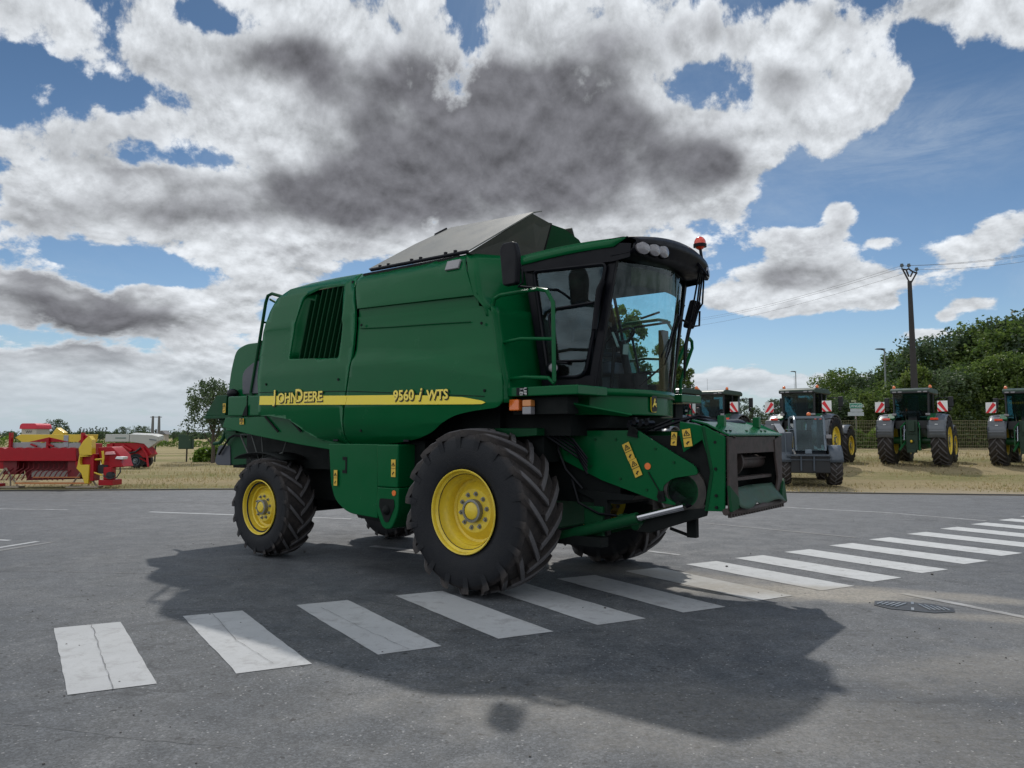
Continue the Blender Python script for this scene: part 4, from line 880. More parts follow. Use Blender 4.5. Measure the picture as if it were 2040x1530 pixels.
# windscreen, bowed
def wsx(y, z): return bow(y, .90, 1.17, .26) + .17 * (z - 2.15) / 1.3 - .05 * (abs(y) / .9) ** 3
b = MB(); b.grid(lambda u, v: (wsx(-.885 + 1.77 * u, 2.15 + 1.31 * v), (-.885 + 1.77 * u) * (1 - .05 * v), 2.15 + 1.31 * v), 20, 8); b.build('windscreen', GL2, CH)
# far door upper beams seen through the screen, ceiling, sun blind
b = MB(); b.b2((.35, -.80, 3.40), (1.35, .80, 3.47)); b.build('headliner', mat('dark headliner', (.03, .032, .03), .8), CH)
b = MB(); b.grid(lambda u, v: (wsx(-.55 + 1.2 * u, 3.3) - .06, -.55 + 1.2 * u, 3.24 + .2 * v), 10, 1); b.build('sun_blind', mat('olive blind', (.07, .075, .035), .8, var=.3, vs=14), CH, solid=.004)
# roof: green shell and black front visor with lamps
def roof_z(x, y): return 3.66 + .085 * (1 - (y / .86) ** 2) + .03 * sin(pi * max(0, min(1, (x - .15) / 1.5)))
b = MB(); b.grid(lambda u, v: (.14 + 1.34 * u, -.87 + 1.74 * v, roof_z(.14 + 1.34 * u, -.87 + 1.74 * v) + .004), 10, 16)
b.grid(lambda u, v: (.14 + (1.42 - .16 * v) * u, -.872 - .015 * v, roof_z(.14 + 1.22 * u, -.87) - (.105 - .02 * u) * v), 10, 2)
b.grid(lambda u, v: (.14 + (1.42 - .16 * v) * u, .872 + .015 * v, roof_z(.14 + 1.22 * u, .87) - (.105 - .02 * u) * v), 10, 2)
b.grid(lambda u, v: (.14 - .03 * v, -.87 + 1.74 * u, roof_z(.14, -.87 + 1.74 * u) - .12 * v), 10, 2); b.build('cab_roof', JG, CH, solid=.014, smooth_a=50)
def vis(u, v):
    """front visor: u across, v from the top rear edge over the brow to the underside"""
    y = -.88 + 1.76 * u; f = 1 - (abs(y) / .88) ** 2.4
    pr = [(1.34, 0), (1.50, -.002), (1.60, -.03), (1.655, -.085), (1.66, -.13), (1.62, -.20), (1.58, -.26), (1.36, -.28)]
    t = v * (len(pr) - 1); i = min(int(t), len(pr) - 2); k = t - i
    x = pr[i][0] * (1 - k) + pr[i + 1][0] * k; z = pr[i][1] * (1 - k) + pr[i + 1][1] * k
    return (x + .15 * f * max(0, min(1, (x - 1.34) / .25)), y, roof_z(1.36, y) + .004 + z * (.62 + .38 * f))
b = MB(); b.grid(vis, 26, 21); b.build('roof_visor', BLK, CH, solid=.012, smooth_a=50)
b = MB()
for s in (-1, 1):
    b.poly3([(.16, s * .862, 3.62), (.8, s * .862, 3.64), (1.40, s * .862, 3.64), (1.60, s * .862, 3.60), (1.58, s * .862, 3.46), (1.38, s * .862, 3.44), (.24, s * .862, 3.48)], .015 * s)
b.build('roof_side_trim', BLK, CH, bevel=.006)
def lampn(u, dz, r, sx=1.25):
    p = Vector(vis(u, .70)); q = Vector(vis(u + .01, .70)); t = (q - p).normalized(); n = Vector((t.y, -t.x, 0)).normalized()
    b = MB(); b.lathe([(r, 0), (r * .98, -.02), (r * .6, -.032), (.001, -.036)], 24)
    o = b.build('roof_lamp', LENS, CH); o.location = p + n * .012 + Vector((0, 0, dz)); o.rotation_euler = (0, 0, atan2(n.y, n.x) + pi / 2); o.scale = (sx, 1, 1)
    b = MB(); b.lathe([(r * 1.12, -.012), (r * 1.14, .02), (r * .9, .03)], 24); h = b.build('lamp_housing', BLK, CH); h.location = o.location; h.rotation_euler = o.rotation_euler; h.scale = (sx, 1, 1)
for u, sx in ((.055, 1.35), (.145, 1.25), (.225, 1.2), (.90, 1.2), (.955, 1.2)): lampn(u, 0, .070, sx)
# beacon on its post, cables, wipers, far side mirror
b = MB(); b.tube([(1.72, .54, 3.50), (1.72, .55, 3.68), (1.70, .55, 3.82)], .018, 8); b.box((1.70, .54, 3.6), (.05, .07, .12)); b.build('beacon_post', BLK, CH)
b = MB(); b.cyl((1.70, .55, 3.82), (1.70, .55, 3.855), .075, n=20); b.build('beacon_base', BLK, CH)
b = MB(); b.lathe([(.07, 0), (.073, 0), (.068, 0)], 4); b = MB(); b.sphere((1.70, .55, 3.865), .068, 18, 10, (1, 1, 1.15)); b.build('beacon', REDL, CH)
b = MB()
for k in range(4):
    y = .42 + .05 * k; b.tube([(1.76 - .02 * k, y, 3.58), (1.70, y + .07, 3.46), (1.60 + .01 * k, y + .16 + .02 * (k % 2), 3.20), (1.50, .66 + .03 * (k % 3), 2.95), (1.45, .64 + .02 * k, 2.7), (1.42, .68, 2.45 - .04 * k)], .011, 5)
b.tube([(1.77, .3, 3.6), (1.80, .45, 3.50), (1.74, .60, 3.52)], .012, 5); b.tube([(1.77, .32, 3.56), (1.82, .5, 3.46), (1.75, .63, 3.55)], .010, 5)
b.build('roof_cables', BLK, CH)
b = MB(); b.tube([(1.32, .86, 3.05), (1.40, 1.0, 2.98), (1.42, 1.12, 3.0), (1.42, 1.14, 3.18)], .013, 6); b.build('mirror_arm', BLK, CH)
b = MB(); b.prism(rounded([(-.085, -.17), (.085, -.17), (.11, .19), (-.06, .2)], .04), -.03, .03); o = b.build('mirror', BLK, CH, bevel=.015); o.location = (1.36, 1.02, 3.12); o.rotation_euler = (radians(8), radians(12), radians(30)); o.scale = (.8, 1, .95)
b = MB(); b.tube([(1.25, -.1, 2.2), (1.46, .1, 2.45), (1.52, .40, 3.02)], .012, 6); b.box((1.505, .18, 2.78), (.012, .02, .6), (radians(-30), 0, 0)); b.build('wiper', BLK, CH)
# near side mirror
b = MB(); b.prism(rounded([(-.10, -.22), (.09, -.23), (.115, .08), (.075, .22), (-.09, .23), (-.135, .16)], .04), -.04, .04); o = b.build('mirror', BLK, CH, bevel=.02, seg=3); o.location = (.55, -1.50, 3.42); o.rotation_euler = (0, radians(-2), radians(-6))
b = MB(); b.prism(rounded([(-.08, -.2), (.07, -.2), (.09, .06), (.06, .2), (-.07, .2), (-.11, .14)], .03), .041, .045); g = b.build('mirror_glass', MIR, o)
b = MB(); b.tube([(.60, -1.46, 3.48), (.66, -1.46, 3.35), (.66, -1.45, 3.22), (.60, -1.45, 3.19), (.72, -1.3, 3.18), (.86, -1.1, 3.17), (.90, -1.0, 3.12), (.90, -.93, 3.10)], .013, 6); b.tube([(.86, -1.34, 3.14), (.88, -1.15, 3.17)], .01, 5); b.build('mirror_arm', BLK, CH)
# small work lamp by the door
b = MB(); b.sphere((.70, -.99, 2.36), .075, 14, 8, (1, .9, 1)); b.tube([(.62, -.96, 2.27), (.68, -.97, 2.32)], .02, 6); b.build('work_lamp', BLK, CH)
b = MB(); b.lathe([(.05, 0), (.045, -.012), (.001, -.02)], 18); o = b.build('lamp_lens', LENS, CH); o.location = (.745, -1.035, 2.37); o.rotation_euler = (0, 0, radians(52))
# far side hoop handrail
for dx in (0, ):
    b = MB(); b.tube([(1.02, 1.10, 2.1), (1.02, 1.12, 2.35), (1.14, 1.30, 2.78), (1.15, 1.35, 2.86), (1.15, 1.42, 2.89), (1.15, 1.49, 2.86), (1.14, 1.52, 2.78), (1.05, 1.36, 2.35), (1.05, 1.34, 2.1)], .022, 8); b.build('handrail', JG, CH)
# inside the cab
b = MB(); b.box((.72, 0, 2.42), (.5, .5, .14)); b.box((.50, 0, 2.78), (.14, .48, .62), (0, radians(-8), 0)); b.box((.46, 0, 3.14), (.10, .28, .2)); b.box((.72, -.3, 2.62), (.34, .07, .06)); b.box((.72, .3, 2.62), (.34, .07, .06)); b.build('operator_seat', SEAT, CH, bevel=.04, seg=3)
b = MB(); b.box((.62, -.42, 2.45), (.6, .22, .5)); b.box((.8, -.42, 2.76), (.3, .18, .14)); b.build('side_console', BLK, CH, bevel=.02)
b = MB(); b.cyl((1.10, 0, 2.15), (.98, 0, 2.72), .045, n=12); b.box((1.12, 0, 2.25), (.2, .3, .2)); b.build('steering_column', BLK, CH)
b = MB(); k = []
for i in range(25):
    a = 2 * pi * i / 24; k.append((.95 + .19 * cos(a) * cos(radians(35)), .20 * sin(a), 2.76 - .19 * cos(a) * sin(radians(35)) * -1))
b.tube(k, .014, 8); b.tube([(.95, -.19, 2.76), (.96, 0, 2.73), (.95, .19, 2.76)], .012, 6); b.build('steering_wheel', BLK, CH)
b = MB(); b.box((1.12, -.38, 2.70), (.02, .13, .17), (0, radians(-20), radians(25))); b.box((1.10, -.13, 2.62), (.01, .07, .11), (0, radians(10), radians(-25))); b.build('monitor', mat('pale screen card', (.35, .42, .40), .4), CH)
b = MB(); b.tube([(1.05, -.36, 2.15), (1.10, -.38, 2.62)], .02, 6); b.tube([(1.2, .05, 2.98), (1.28, .34, 3.08)], .014, 6); b.box((1.2, .60, 2.55), (.06, .14, .7)); b.build('cab_fittings', BLK, CH)
# round badge with a leaping deer on the plinth front
yb = -.13; xb = bow(yb) + .016
n_ = Vector((1, .65 * yb, 0)).normalized(); rz = atan2(2 * .30 * yb / .93 ** 2, 1) + pi / 2
def badge(poly, off, mt, name, par=CH):
    b = MB(); b.prism(poly, -off, -off - .004); o = b.build(name, mt, par); return o
oval = lambda w, h: rounded([(-w * .72, -h), (w * .72, -h), (w, -h * .72), (w, h * .72), (w * .72, h), (-w * .72, h), (-w, h * .72), (-w, -h * .72)], .03)
bd = sub('badge', CH, (xb, yb, 2.005), (0, 0, rz)); bd.name = 'badge'
for nm, w, h, off, mt in (('badge_rim', .060, .094, .0, STY), ('badge_field', .053, .087, .006, INK)):
    badge(oval(w, h), off, mt, nm, bd)
DEER = [(-.038, .006), (-.028, .012), (-.012, .010), (-.004, .022), (-.006, .040), (-.018, .036), (-.010, .048), (-.014, .062), (-.004, .054), (.004, .064), (.004, .050), (.012, .036), (.010, .018), (.026, .004), (.030, -.010), (.046, -.030), (.040, -.036), (.024, -.018), (.014, -.012), (-.008, -.008), (-.026, -.026), (-.040, -.030), (-.036, -.022), (-.024, -.012), (-.030, -.002)]
badge([(-a * .95, c - .006) for a, c in DEER], .012, LETY, 'badge_deer', bd)

# ================================================================ tractors and other machines
TG = mat('tractor green', (.006, .085, .025), .4, var=.15, coat=.1)
TRF = mat('tractor roof', (.006, .03, .014), .4, var=.1)
THB = mat('hitch dark green', (.006, .03, .014), .55, var=.5, vs=14, dirt=.3, dirtcol=(.05, .06, .05))
TBK = mat('tractor black', (.010, .011, .013), .5, var=.3, vs=7)
TGY = mat('fender grey', (.085, .095, .11), .38, var=.15, vs=3, dirt=.15, dirtcol=(.2, .19, .17), coat=.25)
RED = mat('red paint', (.34, .003, .010), .4, var=.15, vs=3, dirt=.1, dirtcol=(.2, .03, .03), coat=.05, spec=.3)
YLP = mat('yellow paint', (.66, .45, .02), .35, var=.08, vs=3, dirt=.12, dirtcol=(.4, .3, .1), coat=.3)
GL3 = glass('tractor glass', (.42, .60, .64), .03)
SIG_R = mat('board red', (.65, .02, .03), .5); SIG_W = mat('board white', (.75, .75, .74), .5)
SIL = mat('silver sheet', (.15, .18, .21), .4, .5, var=.1)
def stripe_board(par, y, z, x, side, s=.42):
    b = MB(); b.b2((x, y - s / 2, z - s / 2), (x + .02, y + s / 2, z + s / 2)); bd_ = b.build('warning_board', SIG_W, par)
    b = MB(); h = s / 2
    for c0 in (-.5, .12):
        q = []
        for (u, v) in ((c0, -1), (c0 + .62, -1), (c0 + 1.24 - .62 + .62, 1), (c0 + .62, 1)): q.append((max(-1, min(1, u)), v))
        b.poly3([(x - .004, y - side * u * h, z + v * h) for u, v in ((-1 if c0 < 0 else .1, -1), (-.45 if c0 < 0 else .8, -1), (1, .5 if c0 < 0 else -.7), (.45, 1) if c0 < 0 else (1, -.2))][:4], .004)
    b.build('board_stripes', SIG_R, bd_)
def make_tractor(boards=True, left_only=False):
    t = thing('tractor', None, None)
    wheel(t, (0, -1.15, .98), .98, .68, .52, 20, .10, name='rear_wheel', lug=.055); wheel(t, (0, 1.15, .98), .98, .68, .52, 20, .10, flip=True, name='rear_wheel', lug=.055)
    wheel(t, (2.85, -1.02, .76), .76, .54, .38, 18, .10, name='front_wheel', lug=.045); wheel(t, (2.85, 1.02, .76), .76, .54, .38, 18, .10, flip=True, name='front_wheel', lug=.045)
    b = MB(); b.prism([(-.55, .75), (-.5, 1.35), (.2, 1.6), (3.5, 1.45), (3.55, .8), (2.2, .65), (.4, .62)], -.32, .32); b.tube([(0, -1.1, .98), (0, 1.1, .98)], .15, 12); b.tube([(2.85, -1.0, .76), (2.85, 1.0, .76)], .1, 10); b.build('chassis', TG, t, bevel=.03)
    b = MB(); b.prism(rounded([(1.1, 1.3), (1.15, 1.98), (2.6, 1.88), (3.55, 1.68), (3.75, 1.3)], [.05, .1, .2, .2, .1]), -.42, .42); b.build('bonnet', TG, t, bevel=.06)
    b = MB(); b.prism([(3.6, .75), (4.1, .8), (4.1, 1.2), (3.65, 1.3)], -.4, .4); b.build('front_weight', TBK, t, bevel=.04)
    for s in (-1, 1):
        b = MB(); b.grid(lambda u, v: (1.05 * cos(pi * (.05 + .93 * u)) * 1.0, s * (.72 + .76 * v), .98 + 1.06 * sin(pi * (.05 + .93 * u)) ** .75 - .04 * (v * 2 - 1) ** 2), 14, 6)
        b.grid(lambda u, v: (-1.06 + .06 * u, s * (.72 + .76 * v), 1.14 + .45 * (1 - u)), 2, 6); b.build('fender', TGY, t, solid=.04)
        b = MB(); b.box((-.98, s * 1.12, 1.55), (.08, .70, .5), (0, radians(12), 0)); b.build('fender_rear_panel', TGY, t, bevel=.06, seg=3)
        b = MB(); b.box((-.62, s * .86, 1.93), (.5, .34, .08), (0, radians(-24), 0)); b.build('fender_green_cap', TG, t, bevel=.02)
        b = MB(); b.box((-1.0, s * 1.02, 1.83), (.06, .34, .09)); b.build('tail_light', REDL, t, bevel=.02)
        b = MB(); b.box((-1.035, s * 1.1, 1.62), (.01, .12, .03)); b.build('reflector', SIG_W, t)
        b = MB(); b.grid(lambda u, v: (2.85 + .82 * cos(pi * (.2 + .6 * u)), s * (.78 + .5 * v), .76 + .86 * sin(pi * (.2 + .6 * u))), 8, 2); b.build('front_fender', TGY, t, solid=.03)
        b = MB(); b.tube([(.95, s * .8, 2.70), (.95, s * 1.2, 2.74), (.95, s * 1.35, 2.70)], .022, 6); b.build('mirror_arm', TBK, t)
        b = MB(); b.box((.95, s * 1.42, 2.56), (.08, .22, .42)); b.box((.9, s * 1.38, 2.26), (.07, .14, .14)); b.build('mirror', TBK, t, bevel=.03)
        b = MB(); b.cyl((-.35, s * .78, 2.98 + .03), (-.35, s * .78, 3.06), .02, n=8); b.build('beacon_post', TBK, t)
        b = MB(); b.sphere((-.35, s * .78, 3.12), .075, 12, 8, (1, 1, 1.1)); b.build('beacon', ORL, t)
        b = MB(); b.box((-.76, s * .72, 2.02), (.06, .2, .09)); b.build('work_lamp', LENS, t, bevel=.02)
        # cab posts
        b = MB(); b.tube([(-.62, s * .72, 1.7), (-.66, s * .74, 2.9)], .05, 6); b.build('cab_post', TBK, t)
        b = MB(); b.tube([(1.15, s * .55, 1.75), (1.0, s * .68, 2.9)], .045, 6); b.build('cab_post', TBK, t)
        b = MB(); b.tube([(.2, s * .80, 1.6), (.2, s * .78, 2.9)], .035, 6); b.build('cab_post', TBK, t)
        b = MB(); b.poly3([(-.62, s * .75, 1.8), (1.12, s * .62, 1.8), (1.0, s * .70, 2.88), (-.64, s * .76, 2.88)], .01); b.build('side_window', GL3, t)
    b = MB(); b.b2((-.6, -.72, 1.45), (1.2, .72, 1.78)); b.b2((-.4, -.2, 1.5), (.3, .2, 2.2)); b.box((-.12, 0, 2.4), (.12, .45, .6)); b.box((.1, 0, 2.1), (.5, .5, .14)); b.tube([(.9, 0, 1.8), (.7, 0, 2.15)], .03, 6); b.box((.66, 0, 2.17), (.04, .38, .38), (0, radians(-55), 0)); b.build('cab_interior', TBK, t, bevel=.03)
    b = MB(); b.poly3([(-.67, -.70, 1.95), (-.67, .70, 1.95), (-.70, .72, 2.86), (-.70, -.72, 2.86)], .01); b.build('rear_window', GL3, t)
    b = MB(); b.poly3([(1.16, -.54, 1.85), (1.16, .54, 1.85), (1.04, .66, 2.86), (1.04, -.66, 2.86)], .01); b.build('front_window', GL3, t)
    b = MB(); b.prism(rounded([(-.86, 2.88), (-.86, 3.0), (-.6, 3.08), (1.1, 3.06), (1.28, 2.98), (1.25, 2.88)], [.02, .05, .1, .1, .05, .02]), -.84, .84); b.build('cab_roof', TRF, t, bevel=.05)
    b = MB(); b.b2((-.875, -.82, 2.86), (1.27, .82, 2.94)); b.build('roof_trim', TBK, t, bevel=.02)
    for x, sx_ in ((-.885, -1), (1.28, 1)):
        for y in (-.66, -.42, .42, .66):
            b = MB(); b.box((x, y, 2.915), (.02, .17, .055)); b.build('roof_lamp', LENS, t, bevel=.015)
    # rear linkage
    for s in (-1, 1):
        b = MB(); b.tube([(-.5, s * .3, .95), (-1.25, s * .42, .62)], .045, 8); b.tube([(-.55, s * .26, 1.72), (-1.0, s * .40, 1.50)], .04, 8); b.tube([(-1.0, s * .40, 1.50), (-1.02, s * .40, .75)], .022, 6); b.build('lift_arm', TG, t)
        b = MB(); b.tube([(-.62, s * .33, 1.65), (-.75, s * .33, 1.0)], .03, 8); b.build('lift_ram', CHR, t)
    b = MB(); b.b2((-.68, -.25, .6), (-.5, .25, 1.8)); b.b2((-.78, -.14, 1.35), (-.6, .14, 1.75)); b.cyl((-.8, 0, .95), (-.6, 0, .95), .07, n=10); b.b2((-.85, -.2, .5), (-.6, .2, .62))
    for i in range(6): b.cyl((-.74, -.16 + .064 * i, 1.25), (-.68, -.16 + .064 * i, 1.25), .024, n=8)
    b.build('hitch_block', THB, t, bevel=.01)
    b = MB(); b.sphere((-.82, 0, .95), .06, 10, 6); b.build('power_shaft_cap', YLP, t)
    if boards:
        for s in (-1, 1):
            b = MB(); b.tube([(-.7, s * 1.0, 1.98), (-.75, s * 1.28, 2.0), (-.75, s * 1.3, 2.2)], .015, 6); b.build('board_arm', TBK, t)
            stripe_board(t, s * 1.34, 2.33, -.78, s)
    b = MB(); b.cyl((1.45, -.5, 1.8), (1.45, -.52, 2.75), .07, n=12); b.tube([(1.45, -.52, 2.72), (1.43, -.56, 2.86), (1.36, -.6, 2.93)], .06, 10); b.build('exhaust', SIL, t)
    b = MB(); b.tube([(-.3, .3, 3.08), (-.3, .3, 3.6)], .006, 4); b.build('antenna', TBK, t)
    return t
def wpos(px, D): x, _ = XZ(px, 900, D); return x
TRG = 'green tractors parked in a row on the dry grass'
tr = make_tractor()
def put(o, px, D, head, label, group=TRG, cat='tractor'):
    x = wpos(px, D); o.location = (x, D, ground_z(x, D) - .02); o.rotation_euler = (0, 0, pi / 2 - radians(head)); o.scale = (1, .84, 1); tag(o, label, cat, group); return o
put(tr, 1824, 31.3, 37, 'green tractor with grey fenders seen from behind, directly below the power pole')
put(copy_tree(tr), 2050, 30.6, 40, 'green tractor cut off by the right edge of the picture')
put(copy_tree(tr), 1603, 31.3, 38, 'tractor with a dark cab roof standing behind the grey loader')
put(copy_tree(tr), 1428, 33.5, 38, 'tractor with red and white boards on its fenders behind the feeder house')
put(copy_tree(tr), 1350, 29.5, 214, 'dark cabbed tractor facing the camera just right of the combine cab, with one red beacon')

for c_ in [c_ for c_ in bpy.data.objects if c_.parent and c_.parent.get('label', '').startswith('dark cabbed') and c_.name.split('.')[0] in ('warning_board', 'board_arm')]:
    for g_ in kids(c_): bpy.data.objects.remove(g_)
    bpy.data.objects.remove(c_)
# grey loader in front of the dark roofed tractor
LD = thing('loader', 'grey telescopic loader with glazed front and orange beacon, standing in front of a tractor', 'loader', (0, 0, 0), 0, None, .95)
x = wpos(1606, 25.2); LD.location = (x, 25.2, ground_z(x, 25.2)); LD.rotation_euler = (0, 0, radians(-90 - 14)); LG = mat('loader grey', (.045, .06, .08), .4, var=.12, coat=.2, dirt=.15)
wheel(LD, (.45, -.80, .60), .60, .42, .30, 18, .1, name='front_wheel', rimmat=TGY, lug=.04, flip=False); wheel(LD, (.45, .80, .60), .60, .42, .30, 18, .1, flip=True, name='front_wheel', rimmat=TGY, lug=.04)
wheel(LD, (-1.9, -.80, .60), .60, .42, .30, 18, .1, name='rear_wheel', rimmat=TGY, lug=.04); wheel(LD, (-1.9, .80, .60), .60, .42, .30, 18, .1, flip=True, name='rear_wheel', rimmat=TGY, lug=.04)
b = MB(); b.prism([(1.0, .5), (1.0, .95), (.6, 1.15), (-2.3, 1.3), (-2.4, .5)], -.55, .55); b.b2((.95, -.62, .42), (1.08, .62, .98)); b.build('chassis', TBK, LD, bevel=.03)
b = MB(); b.b2((1.09, -.75, .98), (1.2, .62, 1.04)); b.b2((1.09, -.78, .84), (1.14, .62, .87)); b.tube([(1.15, -.3, .5), (1.15, -.3, 1.0)], .03, 6); b.tube([(1.15, .1, .5), (1.15, .1, 1.0)], .03, 6); b.build('cross_bar', LG, LD, bevel=.008)
b = MB(); b.grid(lambda u, v: (.45 + .68 * cos(pi * (.08 + .8 * u)), .60 + .42 * v, .60 + .72 * sin(pi * (.08 + .8 * u))), 10, 3); b.build('front_fender', LG, LD, solid=.04)
b = MB(); b.grid(lambda u, v: (.45 + .68 * cos(pi * (.08 + .8 * u)), -.60 - .42 * v, .60 + .72 * sin(pi * (.08 + .8 * u))), 10, 3); b.build('front_fender', LG, LD, solid=.04)
b = MB()
b.tube([(.75, .52, 1.15), (.62, .50, 2.18), (.45, .48, 2.28), (-.7, .48, 2.28)], .045, 8); b.tube([(.75, -.42, 1.15), (.62, -.42, 2.18), (.45, -.42, 2.28), (-.7, -.42, 2.28)], .045, 8); b.b2((.42, -.42, 2.23), (.6, .5, 2.31)); b.b2((-.75, -.45, 2.25), (.5, .5, 2.30)); b.tube([(-.72, .5, 1.2), (-.72, .5, 2.28)], .05, 8); b.tube([(-.72, -.45, 1.2), (-.72, -.45, 2.28)], .05, 8); b.build('cab_frame', SIL, LD)
b = MB(); b.poly3([(.76, -.40, 1.15), (.76, .50, 1.15), (.62, .48, 2.2), (.62, -.40, 2.2)], .008); b.build('front_window', GL3, LD)
b = MB(); b.poly3([(.76, .52, 1.15), (-.7, .52, 1.15), (-.7, .5, 2.2), (.6, .5, 2.2)], .008); b.poly3([(.76, -.44, 1.15), (-.7, -.46, 1.15), (-.7, -.46, 2.2), (.6, -.44, 2.2)], .008); b.build('side_window', GL3, LD)
b = MB(); b.box((-.2, 0, 1.25), (.5, .5, .15)); b.box((-.45, 0, 1.55), (.14, .5, .6)); b.tube([(.5, .05, 1.1), (.35, .05, 1.5)], .03, 6); b.tube([(.28 + .12 * 0, -.15, 1.55), (.3, .05, 1.5), (.28, .22, 1.55)], .02, 6); b.build('driver_seat', TBK, LD, bevel=.04)
b = MB(); b.prism(rounded([(.95, .95), (1.0, 1.75), (.8, 1.78), (.72, .95)], .04), -.92, -.55); b.build('boom_head', LG, LD, bevel=.02)
b = MB(); b.prism([(.8, 1.35), (.8, 1.6), (-2.2, 2.1), (-2.3, 1.8)], -.86, -.62); b.build('boom', LG, LD, bevel=.02)
b = MB(); b.box((1.0, -.6, 1.86), (.1, .3, .03)); b.tube([(1.0, -.75, 1.0), (1.02, -.78, 1.85)], .015, 6); b.tube([(1.0, -.5, 1.0), (1.02, -.55, 1.80)], .012, 6); b.build('hose_rail', SIL, LD)
b = MB(); b.sphere((.1, .1, 2.38), .075, 12, 8); b.build('beacon', ORL, LD)
b = MB(); b.cyl((.1, .1, 2.28), (.1, .1, 2.34), .06, n=10); b.tube([(.5, .52, 2.2), (.7, .85, 2.25), (.72, .95, 2.2)], .02, 6); b.build('beacon_base', TBK, LD)
b = MB(); b.box((.8, .62, 1.62), (.06, .18, .13)); b.build('head_lamp', LENS, LD, bevel=.02)
b = MB(); b.box((1.0, -.05, 1.12), (.12, .22, .16)); b.build('front_socket', SIL, LD, bevel=.03)

# ---- red and yellow implement on trestles, at the left edge
IM = thing('farm_implement', 'red and yellow farm implement resting on wooden trestles at the left edge of the yard', 'farm implement', (0, 0, 0))
D = 24.3; xr, _ = XZ(236, 900, D); xl, _ = XZ(-14, 900, D); IM.location = (xl, D, 0); Wd = xr - xl; K = 1533 / D     # local x to the right
def ix(px): return (px - (-14)) / K * 1.01
def iz(py): return HCAM + (866 - py) / K * 1.0
b = MB()
n = 9
pts = [(ix(-6), iz(918)), (ix(152), iz(918))]
top = []
for i in range(n * 6 + 1):
    u = i / (n * 6); top.append((ix(-6) + (ix(150) - ix(-6)) * u, iz(894) + .045 * abs(sin(pi * u * n))))
b.prism(pts + top[::-1], -.05, .35); b.build('hopper_front', RED, IM, bevel=.012)
b = MB(); b.prism([(ix(0), iz(918)), (ix(158), iz(918)), (ix(158), iz(884)), (ix(15), iz(884))], .35, 1.3); b.build('hopper_body', RED, IM, bevel=.02)
b = MB(); b.prism([(ix(24), iz(872)), (ix(34), iz(865.5)), (ix(162), iz(865.5)), (ix(160), iz(880.5)), (ix(38), iz(880.5))], .1, .9); b.build('lid', YLP, IM, bevel=.01)
b = MB(); b.prism([(ix(52), iz(880.5)), (ix(92), iz(871)), (ix(134), iz(880.5))], .07, .1); b.prism([(ix(150), iz(881)), (ix(164), iz(866)), (ix(168), iz(868)), (ix(166), iz(881))], .06, .1); b.build('lid_brace', RED, IM, bevel=.005)
b = MB(); b.b2((ix(14), .1, iz(893)), (ix(158), .5, iz(882))); b.build('tank_rim', mat('grey rim', (.3, .3, .3), .5), IM, bevel=.01)
b = MB()
for q in (18, 92, 160): b.b2((ix(q - 2.5), 0, iz(893)), (ix(q + 2.5), .12, iz(862 if q != 92 else 872)))
for q in (65, 98): b.box((ix(q), .02, iz(887)), (.2, .08, .05), (0, radians(20), 0))
b.build('posts', RED, IM, bevel=.008)
b = MB(); b.b2((ix(121), .08, iz(890)), (ix(130), .1, iz(867))); b.build('scale_plate', mat('scale grey', (.3, .31, .33), .5, var=.6, vs=25), IM)
b = MB(); b.prism([(ix(159), iz(893)), (ix(168), iz(878)), (ix(178), iz(868)), (ix(184), iz(876)), (ix(185), iz(906)), (ix(161), iz(906))], -.15, .1); b.prism([(ix(161), iz(906)), (ix(158), iz(926)), (ix(156), iz(932)), (ix(166), iz(942)), (ix(173), iz(962)), (ix(180), iz(962)), (ix(181), iz(925)), (ix(163), iz(925)), (ix(162), iz(918)), (ix(163), iz(910)), (ix(184), iz(908))], -.15, .1); b.build('side_plate', YLP, IM, bevel=.01)
b = MB(); b.b2((ix(160), .0, iz(926)), (ix(184), .3, iz(906))); b.b2((ix(181), -.1, iz(957)), (ix(188), .3, iz(904))); b.prism([(ix(148), iz(918)), (ix(162), iz(918)), (ix(160), iz(940)), (ix(150), iz(930))], 0, .6); b.build('side_frame', RED, IM, bevel=.01)
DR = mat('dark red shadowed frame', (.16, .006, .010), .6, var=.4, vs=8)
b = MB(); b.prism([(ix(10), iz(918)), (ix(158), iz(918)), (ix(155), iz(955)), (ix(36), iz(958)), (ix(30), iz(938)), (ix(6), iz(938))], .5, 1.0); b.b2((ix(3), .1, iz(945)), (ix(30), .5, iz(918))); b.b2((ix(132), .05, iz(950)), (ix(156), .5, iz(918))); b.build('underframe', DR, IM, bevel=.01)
b = MB()
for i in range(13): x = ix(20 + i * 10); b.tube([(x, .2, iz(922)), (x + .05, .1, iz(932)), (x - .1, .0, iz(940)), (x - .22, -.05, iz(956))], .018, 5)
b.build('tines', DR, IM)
b = MB(); b.b2((ix(56), .2, iz(950)), (ix(132), .45, iz(938))); b.build('roller_cover', mat('grey panel', (.3, .27, .25), .6, var=.2), IM)
b = MB(); b.b2((ix(36), -.1, iz(963)), (ix(182), -.04, iz(960))); b.b2((ix(68), -.05, iz(951)), (ix(160), -.02, iz(949))); b.build('skid_bar', mat('orange rust bar', (.45, .16, .05), .6), IM)
b = MB(); b.prism([(ix(188), iz(892)), (ix(205), iz(890)), (ix(216), iz(890)), (ix(232), iz(906)), (ix(236), iz(922)), (ix(240), iz(930)), (ix(214), iz(932)), (ix(196), iz(925)), (ix(190), iz(904))], .1, .8); b.build('gearbox_cover', RED, IM, bevel=.03)
b = MB(); b.prism([(ix(205), iz(906)), (ix(207), iz(900)), (ix(222), iz(899)), (ix(225), iz(905))], .0, .1); b.build('cover_glare', mat('pink glare sheet', (.75, .35, .36), .3), IM, bevel=.01)  # glare on the gearbox cover, painted as a pale pink sheet
